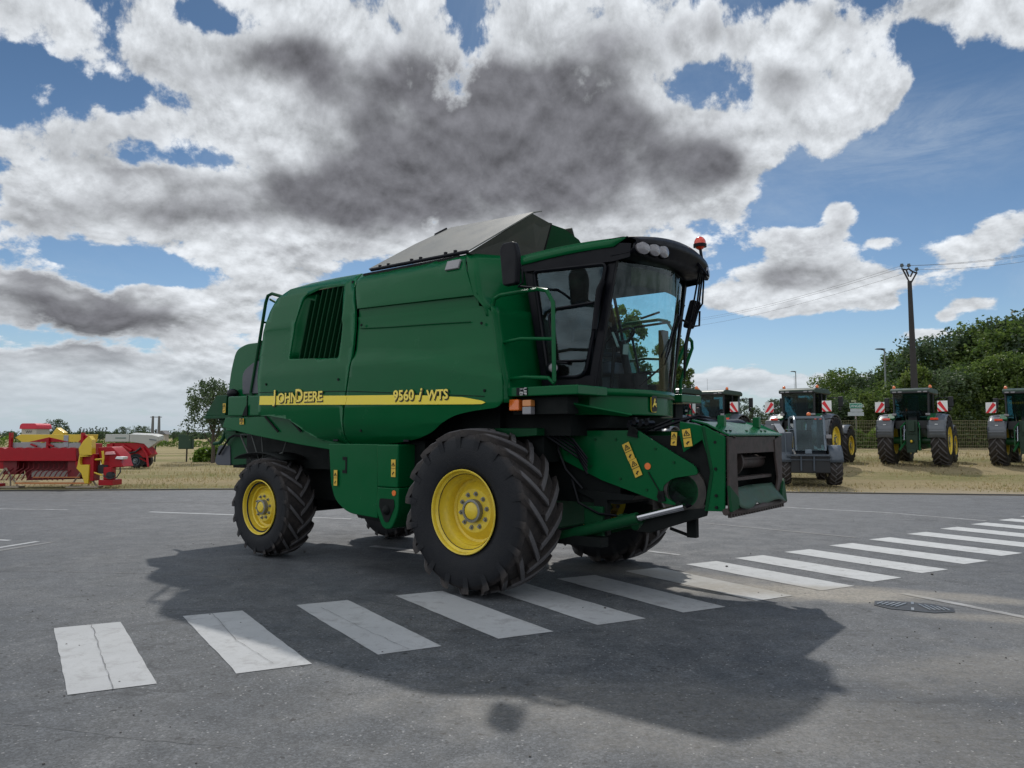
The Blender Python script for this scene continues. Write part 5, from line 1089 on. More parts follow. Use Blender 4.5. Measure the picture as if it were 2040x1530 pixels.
b = MB(); b.prism([(ix(226), iz(914)), (ix(229), iz(909)), (ix(243), iz(910)), (ix(241), iz(915))], .0, .3); b.build('white_rail', SIG_W, IM, bevel=.01)
b = MB(); b.tube([(ix(203), -.05, iz(898)), (ix(205), -.05, iz(912)), (ix(204), -.05, iz(924))], .035, 6); b.build('yellow_lever', YLP, IM); b = MB(); b.tube([(ix(189), -.05, iz(915)), (ix(204), -.05, iz(914))], .03, 6); b.build('yellow_lever', YLP, IM); b = MB(); b.tube([(ix(186), -.05, iz(940)), (ix(204), -.05, iz(946))], .025, 6); b.build('yellow_lever', YLP, IM)
b = MB(); b.prism([(ix(192), iz(926)), (ix(210), iz(926)), (ix(212), iz(942)), (ix(192), iz(944))], .05, .4); b.tube([(ix(208), -.1, iz(946)), (ix(220), -.14, iz(953)), (ix(234), -.1, iz(950)), (ix(239), -.05, iz(940)), (ix(237), 0, iz(930))], .02, 6); b.cyl((ix(218), -.05, iz(946)), (ix(218), .1, iz(946)), .11, n=14); b.build('shaft_guard', TBK, IM)
b = MB(); b.b2((ix(198), -.1, iz(966)), (ix(226), .5, iz(955))); b.b2((ix(204), .0, iz(955)), (ix(220), .3, iz(930))); b.build('parking_foot', RED, IM, bevel=.02)
b = MB(); b.b2((ix(-14), -.1, iz(970)), (ix(6), .2, iz(962))); b.b2((ix(-14), .1, iz(934)), (ix(4), .5, iz(912))); b.build('hitch_frame', RED, IM, bevel=.02)
WOOD = mat('weathered wood', (.30, .25, .19), .85, var=.25, vs=8)
for q0, lb in ((10, 'wooden trestle under the left end of the red implement'), (165, 'wooden trestle under the right end of the red implement')):
    ts = thing('trestle', lb, 'trestle', (xl + ix(q0), D - .05, 0)); b = MB(); b.tube([(0, .1, .62), (-.42, .1, .05)], .03, 4); b.tube([(0, .1, .62), (.42, .1, .05)], .03, 4); b.tube([(.02, .3, .62), (.05, .3, .05)], .03, 4); b.build('legs', WOOD, ts)
    b = MB(); b.box((0, .15, .03), (1.0, .35, .05)); b.build('base_board', WOOD, ts, bevel=.005)
b = MB(); b.tube([(-19.5, 29.5, .5), (-17.4, 29.3, 1.62)], .04, 6); b.box((-17.2, 29.3, 1.68), (.35, .3, .4), (0, radians(35), 0)); tag(b.build('folded_arm', YLP, None, bevel=.02), 'small yellow machine arm sticking up behind the red implement', 'machine arm')
# tall seed container with a pink red cover
SC = thing('seed_hopper', 'cream hopper with a domed red cover standing behind the red implement', 'hopper', (0, 0, 0)); D2 = 31; xc, zt = XZ(72, 843, D2); SC.location = (xc, D2, 0)
b = MB(); b.box((0, 0, 1.2), (.60, .9, 1.7), taper=1.0); b.tube([(-.25, -.3, .3), (-.25, -.3, 0)], .05, 6); b.tube([(.25, -.3, .3), (.25, -.3, 0)], .05, 6); b.tube([(-.25, .3, .3), (-.25, .3, 0)], .05, 6); b.tube([(.25, .3, .3), (.25, .3, 0)], .05, 6); b.build('body', mat('cream canvas', (.42, .40, .34), .7, var=.15, vs=5), SC, bevel=.08)
b = MB(); b.prism(rounded([(-.35, 1.90), (-.33, 2.06), (-.25, 2.12), (.25, 2.12), (.33, 2.06), (.35, 1.90)], [.02, .08, .05, .05, .08, .02]), -.5, .5); b.build('cover', mat('pink red tarp', (.55, .03, .06), .6), SC, bevel=.04)
b = MB(); 
for k in range(3): b.tube([(-.12 + .08 * k, -.456, 1.84), (-.08 + .08 * k, -.456, 1.74), (-.04 + .08 * k, -.456, 1.84)], .012, 4)
b.build('emblem', mat('dark print', (.12, .12, .12), .6), SC)
# grey hopper spreader
SP = thing('spreader', 'red fertiliser spreader with a long pale grey hopper, right of the red implement', 'spreader', (0, 0, 0)); D3 = 38.5; x0, _ = XZ(207, 900, D3); SP.location = (x0, D3, 0); K3 = 1533 / D3
def sx3(px): return (px - 207) / K3
def sz3(py): return HCAM + (866 - py) / K3
GRH = mat('pale hopper grey', (.42, .43, .41), .45, var=.06, vs=2)
b = MB(); b.poly3([(sx3(209), 0, sz3(865)), (sx3(256), 0, sz3(865)), (sx3(256), 0, sz3(880)), (sx3(208), 0, sz3(880))], .9); b.poly3([(sx3(257), 0, sz3(865)), (sx3(302), 0, sz3(867)), (sx3(311), .2, sz3(870)), (sx3(311), .2, sz3(879)), (sx3(293), .1, sz3(893)), (sx3(286), 0, sz3(884)), (sx3(257), 0, sz3(880))], .9); b.build('hopper', GRH, SP, bevel=.02)
b = MB(); b.b2((sx3(229), -.02, sz3(873.5)), (sx3(250), -.01, sz3(871.5))); b.build('hopper_lettering', mat('grey green print', (.12, .18, .16), .6), SP); b = MB(); b.box((sx3(302), .03, sz3(876)), (.4, .02, .05), (0, radians(8), 0)); b.build('hopper_lettering', mat('slate print', (.12, .14, .17), .6), SP)
b = MB(); b.prism([(sx3(215), sz3(882)), (sx3(285), sz3(882)), (sx3(300), sz3(905)), (sx3(288), sz3(912)), (sx3(240), sz3(908)), (sx3(232), sz3(900))], .1, .8); b.b2((sx3(212), .0, sz3(893)), (sx3(224), .3, sz3(884))); b.tube([(sx3(228), 0, sz3(898)), (sx3(245), 0, sz3(888)), (sx3(262), 0, sz3(898))], .09, 7); b.tube([(sx3(282), 0, sz3(890)), (sx3(292), 0, sz3(905)), (sx3(297), -.05, sz3(930))], .06, 7); b.tube([(sx3(278), 0, sz3(912)), (sx3(296), 0, sz3(921))], .04, 6); b.build('frame', RED, SP, bevel=.02)
b = MB(); b.b2((sx3(240), .1, sz3(927)), (sx3(262), .8, sz3(908))); b.tube([(sx3(242), 0, sz3(905)), (sx3(270), 0, sz3(900)), (sx3(280), 0, sz3(892))], .05, 6); b.b2((sx3(240), 0, sz3(929)), (sx3(275), .5, sz3(926))); b.build('dark_gear', TBK, SP)
wheel(SP, (sx3(269), .18, .37), .37, .30, .2, 16, .06, name='wheel', rimmat=SIL, lug=.02)
wheel(SP, (sx3(269), 1.1, .37), .37, .30, .2, 16, .06, flip=True, name='wheel', rimmat=SIL, lug=.02)

# ---- fences
MESHM = mat('fence wire', (.22, .20, .12), .6, .3); FGR = mat('fence post green', (.012, .045, .022), .6)
def fence_panel(p, q, h, used_):
    d = (q - p).length
    root = thing('mesh_fence', None, 'fence'); root.location = p; root.rotation_euler = (0, -math.asin((q.z - p.z) / d), atan2(q.y - p.y, q.x - p.x))
    if 'm' not in used_:
        b = MB()
        for i in range(int(d / .10) + 1): b.box((min(d, i * .10), 0, h / 2), (.011, .006, h))
        for z in (.06, .26, .48, .70, .92, 1.14, 1.36, 1.58, h - .02): 
            if z < h: b.box((d / 2, 0, z), (d, .014, .016))
        m_ = b.build('wire_mesh', MESHM, root, smooth_a=0); b = MB(); b.box((0, .03, h / 2 + .03), (.06, .05, h + .1)); p_ = b.build('post', FGR, root, smooth_a=0)
        used_['m'] = (m_, p_)
    else:
        for o_ in used_['m']: c = o_.copy(); COL.objects.link(c); c.parent = root
    return root
fu = {}; i = 0; xs_ = [10.5 + 2.5 * k for k in range(15)]
def fy(x): return 47.0 - .10 * (x - 10)
for x in xs_:
    p = Vector((x, fy(x), ground_z(x, fy(x)))); q = Vector((x + 2.49, fy(x + 2.49), ground_z(x + 2.49, fy(x + 2.49))))
    r_ = fence_panel(p, q, 1.75, fu); i += 1
    pxm = 1020 + (x + 1.25) / 46.5 * 1533
    wh = 'between the feeder house and the grey loader' if pxm < 1540 else 'behind the grey loader and its tractor' if pxm < 1690 else 'in front of the bright hedge below the road sign' if pxm < 1760 else 'behind the middle tractor' if pxm < 1905 else 'between the two right-hand tractors' if pxm < 1975 else 'behind the tractor at the right edge'
    tag(r_, 'mesh fence %s, %s' % (wh, ['first', 'second', 'third', 'fourth', 'fifth', 'sixth', 'seventh', 'eighth', 'ninth', 'tenth', 'eleventh', 'twelfth', 'thirteenth', 'fourteenth', 'fifteenth'][i - 1] + ' from the left'), 'fence', 'wire mesh fence panels')
fu2 = {}
for k, x in enumerate((-14.2, -11.7, -9.2)):
    p = Vector((x, 44, 0)); q = Vector((x + 2.49, 44, 0)); r_ = fence_panel(p, q, 1.4, fu2); tag(r_, ['wire mesh fence panel just left of the combine, beside the dark green box', 'wire mesh fence panel seen under the rear of the combine', 'wire mesh fence panel hidden mostly by the combine rear wheel'][k], 'fence', 'low mesh fence left of the combine')
for k, (px, D_) in enumerate(((310, 48), (373, 48))):
    x, z = XZ(px, 855 if k == 0 else 857, D_); b = MB(); b.cyl((x, D_, -.1), (x + .03, D_, z), .05, n=8); o = b.build('fence_post', mat('old post', (.045, .038, .03), .9), None)
    tag(o, ['dark wooden fence post standing in the dry grass left of the other one', 'dark post in the dry grass carrying the dark green box'][k], 'post', 'two fence posts in the grass')
xbx, zbx = XZ(371, 880, 47.8); b = MB(); b.box((xbx, 47.8, zbx), (.85, .3, .9)); b.box((xbx, 47.63, zbx), (.75, .03, .8)); tag(b.build('meter_box', FGR, None, bevel=.03), 'dark green box fixed to the post in the dry grass left of the combine', 'box')
b = MB(); b.tube([(-22.0, 48, 1.9), (-20, 48, 1.95), (-14, 46, 1.8)], .008, 4); b.tube([(-22, 48, .5), (-20, 48, .5), (-14, 46, .5)], .008, 4); tag(b.build('fence_wire', MESHM), 'thin wires strung between the posts in the dry grass', 'wire')
# ---- power pole, lamps, sign, twin pole, shed
PD = 46; px_, zt = XZ(1812, 560, PD); xb_, _ = XZ(1823, 770, PD); gz = ground_z(xb_, PD)
POLEM = mat('tarred pole', (.03, .027, .027), .8, var=.3, vs=3)
pw = thing('power_pole', 'tall dark power pole with a V-shaped bracket and three insulators, rising behind the middle tractor', 'power pole', (xb_, PD, gz))
dz = zt - gz; dx = px_ - xb_; 
b = MB(); b.tube([(0, 0, -.2), (dx * .35, 0, dz * .35), (dx * 1.0, 0, dz)], [.27, .20, .12], 10); b.build('pole', POLEM, pw)
k_ = PD / 1533
def pp(x, y): return ((x - 1812) * k_ + dx, 0, dz + (560 - y) * k_)
b = MB()
for s_ in (((1812, 563), (1799.5, 537)), ((1811, 551), (1806, 537)), ((1814, 551), (1819, 541)), ((1815, 563), (1826, 544)), ((1797, 535.5), (1806, 537)), ((1806, 537), (1811, 535)), ((1811, 535), (1819, 541)), ((1819, 541), (1828, 544))): b.tube([pp(*s_[0]), pp(*s_[1])], .05, 5)
b.build('bracket', POLEM, pw)
for (x, y) in ((1797.5, 529), (1811.5, 529), (1827, 537)):
    b = MB(); q = pp(x, y); b.cyl((q[0], 0, q[2] - .22), (q[0], 0, q[2]), .03, n=6); b.cyl((q[0], 0, q[2] - .04), (q[0], 0, q[2] + .05), .11, n=10); b.cyl((q[0], 0, q[2] + .05), (q[0], 0, q[2] + .13), .085, n=10); b.build('insulator', mat('insulator glass', (.05, .07, .08), .3), pw)
WIRE = mat('power line', (.03, .03, .035), .6)
for k, (a_, m_, e_, e2) in enumerate((((1797, 529), (1620, 581), (1380, 636), (2060, 494)), ((1811, 529), (1625, 584), (1380, 640), (2060, 497)), ((1827, 537), (1640, 592), (1380, 650), (2060, 508)))):
    def W3(q, D_): x, z = XZ(q[0], q[1], D_); return Vector((x, D_, z))
    A = W3(a_, PD); E = W3(e_, 92); E2 = W3((e2[0] + 100, e2[1] - 8), 38)
    pts = []
    for j in range(13):
        t = j / 12; q = A.lerp(E, t); q.z -= 1.2 * 4 * t * (1 - t) * .35; pts.append(q)
    b = MB(); b.tube(pts, .009, 4); 
    pts = [A.lerp(E2, t / 8) - Vector((0, 0, .25 * 4 * (t / 8) * (1 - t / 8))) for t in range(9)]; b.tube(pts, .008, 4)
    tag(b.build('power_line', WIRE, None, smooth_a=0), ['power line running from the left insulator of the pole', 'power line running from the middle insulator of the pole', 'lowest power line, from the right insulator of the pole'][k], 'power line', 'power lines')
LMP = mat('lamp post grey', (.20, .22, .22), .5, .4)
for (px, ty, D_, hw, lb) in ((1762, 697, 56, 1, 'tall street lamp left of the power pole'), (1585, 741, 95, 1, 'smaller far street lamp above the grey loader')):
    x, zt = XZ(px, ty, D_); g = ground_z(x, D_); sl = thing('street_lamp', lb, 'street lamp', (x, D_, g), 0, 'street lamps')
    b = MB(); b.tube([(0, 0, 0), (0, 0, zt - g)], [.09, .055], 8); b.tube([(0, 0, zt - g - .1), (-.1, 0, zt - g), (-.25, 0, zt - g + .02)], .04, 6); b.build('pole', LMP, sl)
    b = MB(); b.sphere((-.32, 0, zt - g + .06), .42, 14, 6, (1, .4, .14)); b.build('lamp_head', mat('lamp head dark', (.03, .035, .04), .4), sl)
RSD = 50; x, _ = XZ(1706, 815, RSD); g = ground_z(x, RSD); rs = thing('road_sign', 'green and white direction signs stacked on a post above the fence', 'road sign', (x, RSD, g)); kk = RSD / 1533
def zz(py): return XZ(1706, py, RSD)[1] - g
SGN = mat('sign green', (.005, .20, .13), .5); SGW = mat('sign white', (.42, .46, .48), .5); SGB = mat('sign border', (.5, .62, .55), .5)
b = MB(); b.tube([(-.03, .06, 0), (-.03, .06, zz(800))], .05, 8); b.build('post', mat('sign post', (.28, .24, .22), .6), rs)
def arrow(x0, x1, y0, y1, y, tip=1):
    zc = (y0 + y1) / 2; return [(x0 * kk, zz(y1)), (x1 * kk, zz(y1)), ((x1 + 4) * kk, zz(zc)), (x1 * kk, zz(y0)), (x0 * kk, zz(y0))] if tip else [(x0 * kk, zz(y1)), (x1 * kk, zz(y1)), (x1 * kk, zz(y0)), (x0 * kk, zz(y0))]
b = MB(); b.prism(arrow(-13, 10, 803, 813.5, 0), -.02, .02); gb = b.build('green_sign', SGB, rs); b = MB(); b.prism(arrow(-12.2, 9.6, 804, 812.7, 0), -.026, -.022); b.build('sign_face', SGN, gb)
text('ANGERS', 5.4 * kk * 1.3, SIG_W, gb, (-11 * kk, -.03, zz(811)), (pi / 2, 0, 0), ext=.001)
b = MB(); b.prism(arrow(-12, 10, 814.5, 820.5, 0), -.02, .02); gb = b.build('white_sign', SGW, rs); None
b = MB(); b.prism(arrow(-17, 14.5, 821, 828.5, 0, 0), -.02, .02); gb = b.build('white_sign', SGW, rs); None
b = MB(); b.prism(arrow(-10, 0, 797, 801, 0, 0), -.02, .02); b.build('small_plate', mat('olive plate', (.25, .28, .16), .6), rs)
TD = 120; x, zt = XZ(311, 829, TD); tp = thing('twin_power_pole', 'pair of poles joined by a crossbar on the left horizon', 'power pole', (x, TD, 0)); b = MB()
for s in (-1, 1): b.tube([(s * .52, 0, 0), (s * .48, 0, zt)], [.3, .17], 8)
b.build('poles', mat('concrete pole', (.14, .14, .14), .8), tp); b = MB(); b.box((0, 0, zt - .15), (1.8, .1, .1)); b.build('crossbar', POLEM, tp)
x, z1 = XZ(327, 863, 130); sh = thing('shed', 'small pale shed far away right of the twin poles', 'shed', (x, 130, 0)); b = MB(); b.box((0, 0, z1 / 2 - .3), (.9, 1.5, z1 + .2)); b.build('wall', mat('shed wall', (.42, .38, .33), .8), sh); b = MB(); b.prism([(-.8, z1 - .2), (0, z1 + .45), (.8, z1 - .2)], -1, 1); b.build('roof', mat('shed roof', (.12, .12, .13), .8), sh)

# ================================================================ plants
def leafmat(name, c1, c2, c3):
    m = bpy.data.materials.new(name); m.use_nodes = True; T = m.node_tree; N = T.nodes; L = T.links; N.clear()
    o = N.new('ShaderNodeOutputMaterial'); ge = N.new('ShaderNodeNewGeometry'); oi = N.new('ShaderNodeObjectInfo')
    tc = N.new('ShaderNodeTexCoord'); no = N.new('ShaderNodeTexNoise'); no.inputs['Scale'].default_value = .55; no.inputs['Detail'].default_value = 4; L.new(tc.outputs['Object'], no.inputs['Vector'])
    ad = N.new('ShaderNodeMath'); ad.operation = 'ADD'; L.new(no.outputs[0], ad.inputs[0])
    mu = N.new('ShaderNodeMath'); mu.operation = 'MULTIPLY_ADD'; L.new(ge.outputs['Random Per Island'], mu.inputs[0]); mu.inputs[1].default_value = .45; mu.inputs[2].default_value = -.22; L.new(mu.outputs[0], ad.inputs[1])
    a2 = N.new('ShaderNodeMath'); a2.operation = 'MULTIPLY_ADD'; L.new(oi.outputs['Random'], a2.inputs[0]); a2.inputs[1].default_value = .2; L.new(ad.outputs[0], a2.inputs[2])
    cr = N.new('ShaderNodeValToRGB'); cr.color_ramp.elements[0].position = .32; cr.color_ramp.elements[0].color = c1 + (1,); cr.color_ramp.elements[1].position = .85; cr.color_ramp.elements[1].color = c3 + (1,)
    e = cr.color_ramp.elements.new(.6); e.color = c2 + (1,); L.new(a2.outputs[0], cr.inputs[0])
    d = N.new('ShaderNodeBsdfDiffuse'); t = N.new('ShaderNodeBsdfTranslucent'); g = N.new('ShaderNodeBsdfGlossy'); g.inputs['Roughness'].default_value = .45; g.inputs[0].default_value = (.5, .5, .5, 1)
    L.new(cr.outputs[0], d.inputs[0]); L.new(cr.outputs[0], t.inputs[0])
    m1 = N.new('ShaderNodeMixShader'); m1.inputs[0].default_value = .5; L.new(d.outputs[0], m1.inputs[1]); L.new(t.outputs[0], m1.inputs[2])
    m2 = N.new('ShaderNodeMixShader'); m2.inputs[0].default_value = .05; L.new(m1.outputs[0], m2.inputs[1]); L.new(g.outputs[0], m2.inputs[2]); L.new(m2.outputs[0], o.inputs[0])
    return m
LF1 = leafmat('leaf dark', (.04, .075, .018), (.08, .135, .028), (.17, .24, .05))
LF2 = leafmat('leaf yellow green', (.05, .09, .015), (.12, .18, .03), (.22, .27, .07))
LF3 = leafmat('leaf blue green', (.035, .06, .03), (.06, .10, .045), (.11, .16, .07))
LF4 = leafmat('hedge bright', (.05, .11, .012), (.11, .20, .02), (.20, .30, .04))
BARK = mat('bark', (.07, .055, .042), .9, var=.35, vs=9, bump=.6, bs=22)
def crown_mb(rng, blobs, n, leaf, fill=.55):
    """many leaf-sized faces on and inside lumpy clusters"""
    b = MB(); wts = [r ** 2 for *_, r in blobs]; tot = sum(wts)
    for (cx, cy, cz, r), w in zip(blobs, wts):
        sub_ = []
        for _ in range(max(5, int(8 * r))):
            t = rng.uniform(0, 2 * pi); z = rng.uniform(-.6, 1); q = sqrt(max(0, 1 - z * z)); k = r * rng.uniform(.55, 1.0)
            sub_.append((cx + q * cos(t) * k, cy + q * sin(t) * k, cz + z * k * .85, r * rng.uniform(.22, .42)))
        m = int(n * w / tot)
        for i in range(m):
            sx_, sy_, sz_, sr = sub_[rng.randrange(len(sub_))] if rng.random() < .85 else (cx, cy, cz, r * .75)
            t = rng.uniform(0, 2 * pi); z = rng.uniform(-1, 1); q = sqrt(1 - z * z); k = sr * rng.uniform(fill, 1.12)
            p = Vector((sx_ + q * cos(t) * k, sy_ + q * sin(t) * k, sz_ + z * k))
            s = leaf * rng.uniform(.6, 1.5); a = Vector((rng.gauss(0, 1), rng.gauss(0, 1), rng.gauss(0, .6))).normalized(); c = a.cross(Vector((rng.gauss(0, 1), rng.gauss(0, 1), rng.gauss(0, 1)))).normalized()
            k0 = len(b.v); b.v += [tuple(p - a * s), tuple(p + c * s * .55), tuple(p + a * s), tuple(p - c * s * .55)]; b.f.append((k0, k0 + 1, k0 + 2, k0 + 3))
    return b
def fast_build(b, name, m, parent):
    me = bpy.data.meshes.new(name); me.from_pydata(b.v, [], b.f); me.materials.append(m)
    o = bpy.data.objects.new(name, me); COL.objects.link(o); o.parent = parent; return o
def trunk_mb(rng, h, r, blobs):
    b = MB(); pts = []; x = y = 0
    for i in range(7):
        t = i / 6; pts.append((x, y, h * t)); x += rng.uniform(-.1, .1) * h * .12; y += rng.uniform(-.1, .1) * h * .12
    b.tube(pts, [r * (1.25 - 1.0 * i / 6) for i in range(7)], 8)
    for (cx, cy, cz, br) in blobs:
        z0 = min(h * .9, max(h * .25, cz - br * 1.2)); t = z0 / h; i = min(5, int(t * 6)); p = Vector(pts[i])
        p.z = z0; e = Vector((cx, cy, cz)); mdl = p.lerp(e, .5) + Vector((rng.uniform(-.2, .2), rng.uniform(-.2, .2), -.1 * br))
        b.tube([p, mdl, e], [r * .45, r * .28, r * .1], 6)
    return b
def tree_proto(name, seed, h, w, n, leaf, lm, trunk_h=.2, k=10, shape='round', r=.2):
    rng = random.Random(seed); o = thing(name, None, None); blobs = []
    for i in range(k):
        t = (i + .5) / k; z = h * (trunk_h + (1 - trunk_h) * t)
        f = sin(pi * min(1, (t * .86 + .14))) ** .6 if shape == 'round' else (1 - t) ** .45 * .9 + .12 if shape == 'cone' else .8 - .5 * abs(t - .4)
        a = i * 2.4 + rng.uniform(-.5, .5); rad = w / 2 * f * .55; br = w * .5 * (.35 + .3 * f) * rng.uniform(.8, 1.1)
        blobs.append((rad * cos(a), rad * sin(a), min(z, h - br * .9), br))
    fast_build(crown_mb(rng, blobs, n, leaf), 'crown', lm, o)
    trunk_mb(rng, h * .8, r, blobs).build('trunk', BARK, o)
    return o
def place(proto, used, x, y, s=1., rz=0., label=None, cat='tree', group=None, z=None, sz=None):
    o = proto if not used.get(proto.name) else copy_tree(proto)
    used[proto.name] = True
    o.location = (x, y, (ground_z(x, y) - .05) if z is None else z); o.rotation_euler = (0, 0, rz); o.scale = (s, s, sz or s)
    tag(o, label, cat, group); return o
used = {}
pa = tree_proto('broadleaf_tree', 1, 8, 7, 15000, .115, LF1, .08, 13, r=.22)
pb = tree_proto('broadleaf_tree', 2, 8.5, 6.4, 15000, .115, LF1, .06, 13, r=.2)
pc = tree_proto('broadleaf_tree', 3, 7.5, 7.5, 15000, .12, LF3, .05, 14, r=.22)
py_ = tree_proto('flowering_shrub', 4, 4.2, 3.4, 7000, .09, LF2, .05, 7, r=.1)
GRP = 'trees on the bank behind the mesh fence'
# the wooded bank: (photo x, crown top y, distance, prototype)
bank = [(1672, 735, 66, pa), (1735, 742, 64, pc), (1790, 700, 62, pb), (1850, 688, 60, pa), (1905, 660, 58, pc), (1955, 650, 57, pb), (2010, 632, 56, pa), (2075, 612, 55, pc), (2150, 600, 54, pb),
        (1700, 790, 55, pc), (1760, 770, 54, pa), (1820, 745, 53, pb), (1885, 735, 52, pc), (1945, 720, 52, pa), (2000, 705, 51, pb), (2055, 700, 51, pa), (1655, 782, 60, pb), (1620, 792, 72, pc), (2120, 690, 50, pc)]
i = 0
for (px, ty, D, pr) in bank:
    x, zt = XZ(px, ty, D); g = ground_z(x, D); hh = {pa: 8, pb: 8.5, pc: 7.5}[pr]; s = (zt - g) / hh * 1.02
    place(pr, used, x, D, max(s, .8), i * 1.7, None, 'tree', GRP, sz=s * 1.0); i += 1
LB = ['leftmost tree of the bank, rounded, above the grey tractor roof', 'low tree of the bank between the leftmost crown and the street lamp', 'tree of the bank rising right behind the tall street lamp', 'tree of the bank directly behind the power pole', 'tall tree of the bank just right of the power pole', 'tall dark tree of the bank left of the right-hand tractor, back row', 'high tree of the bank above the tractor at the right edge', 'tallest crown of the bank at the right edge of the picture', 'tree of the bank continuing past the right edge, back row',
      'front row tree of the bank above the road sign', 'front row tree of the bank left of the power pole foot', 'front row tree of the bank above the middle tractor cab', 'front row tree of the bank right of the middle tractor', 'front row tree of the bank above the gap between two tractors', 'front row tree of the bank left above the right edge tractor', 'front row tree of the bank over the right edge tractor cab', 'small tree of the bank beside its left end', 'lowest far tree at the left foot of the bank', 'front row tree of the bank past the right edge']
bt = [o for o in bpy.data.objects if o.get('group') == GRP]
bt.sort(key=lambda o: o.name)
for o in bt:
    # match by position
    j = min(range(len(bank)), key=lambda q: (XZ(bank[q][0], bank[q][1], bank[q][2])[0] - o.location.x) ** 2 + (bank[q][2] - o.location.y) ** 2)
    o['label'] = LB[j]
for (px, ty, D, lb) in ((1722, 775, 52.5, 'yellow green flowering shrub on the bank right above the road sign'), (1895, 775, 50, 'yellow green flowering shrub on the bank right of the middle tractor cab'), (1832, 718, 51.5, 'pale flowering crown on the bank beside the power pole'), (1925, 750, 50.5, 'pale flowering shrub between the two right-hand tractors, above the fence')):
    x, zt = XZ(px, ty, D); g = ground_z(x, D); s = (zt - g) / 4.2
    place(py_, used, x, D, s * .62, px, lb, 'shrub', 'pale flowering shrubs on the bank', sz=s)
# trees further left along the fence line, behind the tractors
pd = tree_proto('airy_tree', 5, 6, 4.4, 4500, .10, LF3, .12, 9, r=.1)
for (px, ty, D, s_, lb) in ((1500, 805, 60, 1., 'airy small tree left of the grey tractor'), (1545, 792, 66, 1., 'airy tree touching the left side of the grey tractor roof'), (1468, 790, 64, .9, 'thin tree right of the red and white warning board'), (1590, 800, 70, 1., 'small tree hidden behind the grey tractor cab'), (1420, 812, 75, 1., 'low tree behind the tractor with red and white boards')):
    x, zt = XZ(px, ty, D); g = ground_z(x, D); s = (zt - g) / 6
    place(pd, used, x, D, s * s_ * 1.1, px * .1, lb, 'tree', 'small trees behind the row of tractors', sz=s)
# big leafy columns behind the cab
pe = tree_proto('poplar', 6, 9, 4.2, 13000, .12, LF1, .05, 13, 'col', r=.2)
for (px, ty, D, lb) in ((1245, 604, 42, 'tall leafy poplar seen through the cab windscreen'), (1340, 665, 43, 'leafy poplar just right of the combine cab, partly behind the hoop handrail'), (1205, 640, 46, 'leafy poplar behind the cab pillar, left of the tallest one')):
    x, zt = XZ(px, ty, D); g = ground_z(x, D); s = (zt - g) / 9
    place(pe, used, x, D, s * .86, px, lb, 'tree', 'poplars behind the combine cab', sz=s)
# pale tree left of the combine
pf = tree_proto('willow_tree', 8, 5.2, 4.2, 7500, .075, LF3, .38, 10, r=.12)
x, zt = XZ(428, 750, 46); place(pf, used, x, 46, (zt) / 5.2 * .82, 1.1, 'grey green tree behind the rear of the combine', 'tree', None, sz=zt / 5.2)
# far trees on the left horizon
pg = tree_proto('distant_tree', 9, 7, 6, 3200, .16, LF3, .06, 9, r=.2)
ph = tree_proto('lombardy_poplar', 10, 10, 2.6, 1800, .2, LF3, .03, 9, 'col', r=.15)
fr = [(112, 834, 130, 1.2, 'airy tree on the horizon right of the red-topped hopper'), (130, 848, 135, .7, 'small airy tree beside the taller one right of the red-topped hopper'), (247, 849, 160, 1.2, 'round tree on the horizon above the grey hopper, left one'), (276, 847, 150, .9, 'round tree on the horizon above the grey hopper, middle one'), (290, 848, 155, .8, 'round tree on the horizon just left of the twin poles'), (232, 855, 165, .8, 'low tree left of the round trees above the grey hopper'), (348, 859, 190, 1., 'low far tree right of the twin poles')]
for (px, ty, D, s_, lb) in fr:
    x, zt = XZ(px, ty, D); place(pg, used, x, D, zt / 7 * s_, px * .3, lb, 'tree', 'far trees on the left horizon', sz=zt / 7)
for i, (px, ty) in enumerate(((160, 850), (167, 853), (173, 853), (180, 851), (185, 852), (192, 848), (199, 851), (205, 851), (212, 850))):
    x, zt = XZ(px, ty, 230); place(ph, used, x, 230, zt / 10 * 1.0, i, 'slim poplar in the far row above the machines, ' + ['first from the left', 'second from the left', 'third from the left', 'fourth from the left', 'middle one of nine', 'sixth from the left, tallest', 'seventh from the left', 'second from the right', 'rightmost of nine'][i], 'tree', 'row of far poplars', sz=zt / 10)
rng = random.Random(21); b = MB()
for i in range(330):
    px = rng.uniform(-200, 1000); D = rng.uniform(260, 420); x, zt = XZ(px, rng.uniform(860, 865), D); r = rng.uniform(1.5, 3)
    bl = [(x + rng.uniform(-4, 4), D, max(.8, zt - r * .9), r)]
    c = crown_mb(rng, bl, 140, .4); b.add(c.v, c.f)
tag(fast_build(b, 'far_wood', LF3, None), kind='stuff')
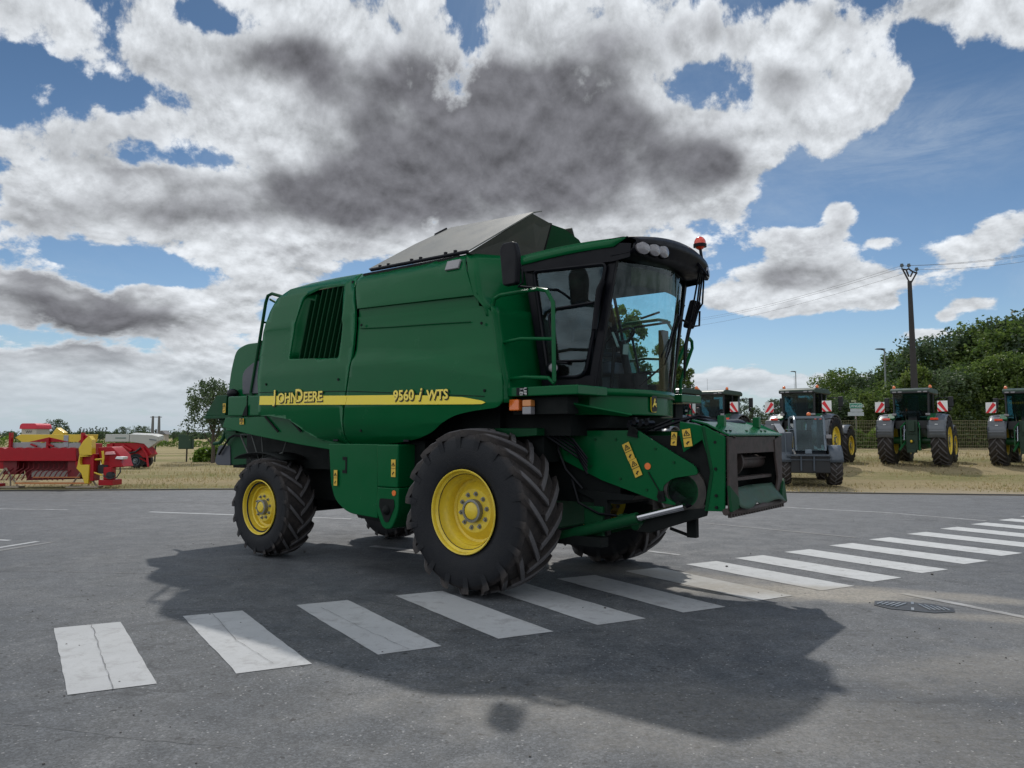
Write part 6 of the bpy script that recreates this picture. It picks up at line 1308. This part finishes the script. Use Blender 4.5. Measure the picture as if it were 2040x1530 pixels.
# hedges
def hedge(x0, x1, y, h, n, lm, seed, label):
    rng = random.Random(seed); b = MB(); root = thing('hedge', label, 'hedge', (0, 0, 0))
    for i in range(n):
        x = rng.uniform(x0, x1); hh = h * (.8 + .25 * sin(x * 1.3 + seed) + .1 * sin(x * 4.1)) * (.25 + .75 * min(1, min(x - x0, x1 - x) / 1.6) ** .6); z = rng.uniform(0, 1) ** .7 * hh; yy = y + rng.gauss(0, .35) * (1.2 - z / hh * .6)
        p = Vector((x, yy, ground_z(x, yy) + z)); s = rng.uniform(.05, .13); a = Vector((rng.gauss(0, 1), rng.gauss(0, 1), rng.gauss(0, 1))).normalized(); c = a.cross(Vector((rng.gauss(0, 1), rng.gauss(0, 1), rng.gauss(0, 1)))).normalized()
        k0 = len(b.v); b.v += [tuple(p - a * s), tuple(p + c * s * .6), tuple(p + a * s), tuple(p - c * s * .6)]; b.f.append((k0, k0 + 1, k0 + 2, k0 + 3))
    fast_build(b, 'foliage', lm, root)
    b = MB()
    for i in range(int((x1 - x0) / 1.2)):
        x = x0 + .6 + i * 1.2; g = ground_z(x, y); b.tube([(x, y, g - .1), (x + rng.uniform(-.1, .1), y, g + h * .5)], [.03, .015], 5)
    b.build('stems', BARK, root)
hedge(18.5, 24.5, 49, 1.75, 7000, LF4, 1, 'bright green hedge behind the fence between the two middle tractors')
hedge(-19.7, -12.5, 48, 1.35, 9000, LF4, 2, 'bright green hedge behind the fence left of the combine')
hedge(-75, -30, 105, 1.35, 13000, LF4, 3, 'low scrub line along the field behind the red machines')
hedge(28, 60, 50, 2.2, 16000, LF1, 5, 'dark undergrowth behind the fence right of the middle tractor')
# grass tufts
GR = leafmat('dry blades', (.30, .24, .11), (.38, .31, .16), (.22, .22, .08))
rng = random.Random(5); b = MB()
for i in range(26000):
    y = 22.6 + 22 * rng.random() ** 1.6; x = rng.uniform(-y * .75 - 2, y * .75 + 2)
    if y < interp(x, [e[0] for e in EDGE], [e[1] for e in EDGE]) + .15 + 1.2 * rng.random() ** 2: continue
    if sin(x * .9) + sin(y * 1.7 + x * .3) + rng.uniform(-1.2, 1.2) < .1: continue
    g = ground_z(x, y); h = rng.uniform(.025, .09) + (.06 if y > 30 else 0); w = rng.uniform(.012, .03); a = rng.uniform(0, pi); dx, dy = cos(a) * w, sin(a) * w; l1, l2 = rng.gauss(0, .03), rng.gauss(0, .03)
    k0 = len(b.v); b.v += [(x - dx, y - dy, g - .02), (x + dx, y + dy, g - .02), (x + l1, y + l2, g + h)]; b.f.append((k0, k0 + 1, k0 + 2))
tag(fast_build(b, 'dry_grass', GR, None), kind='stuff')
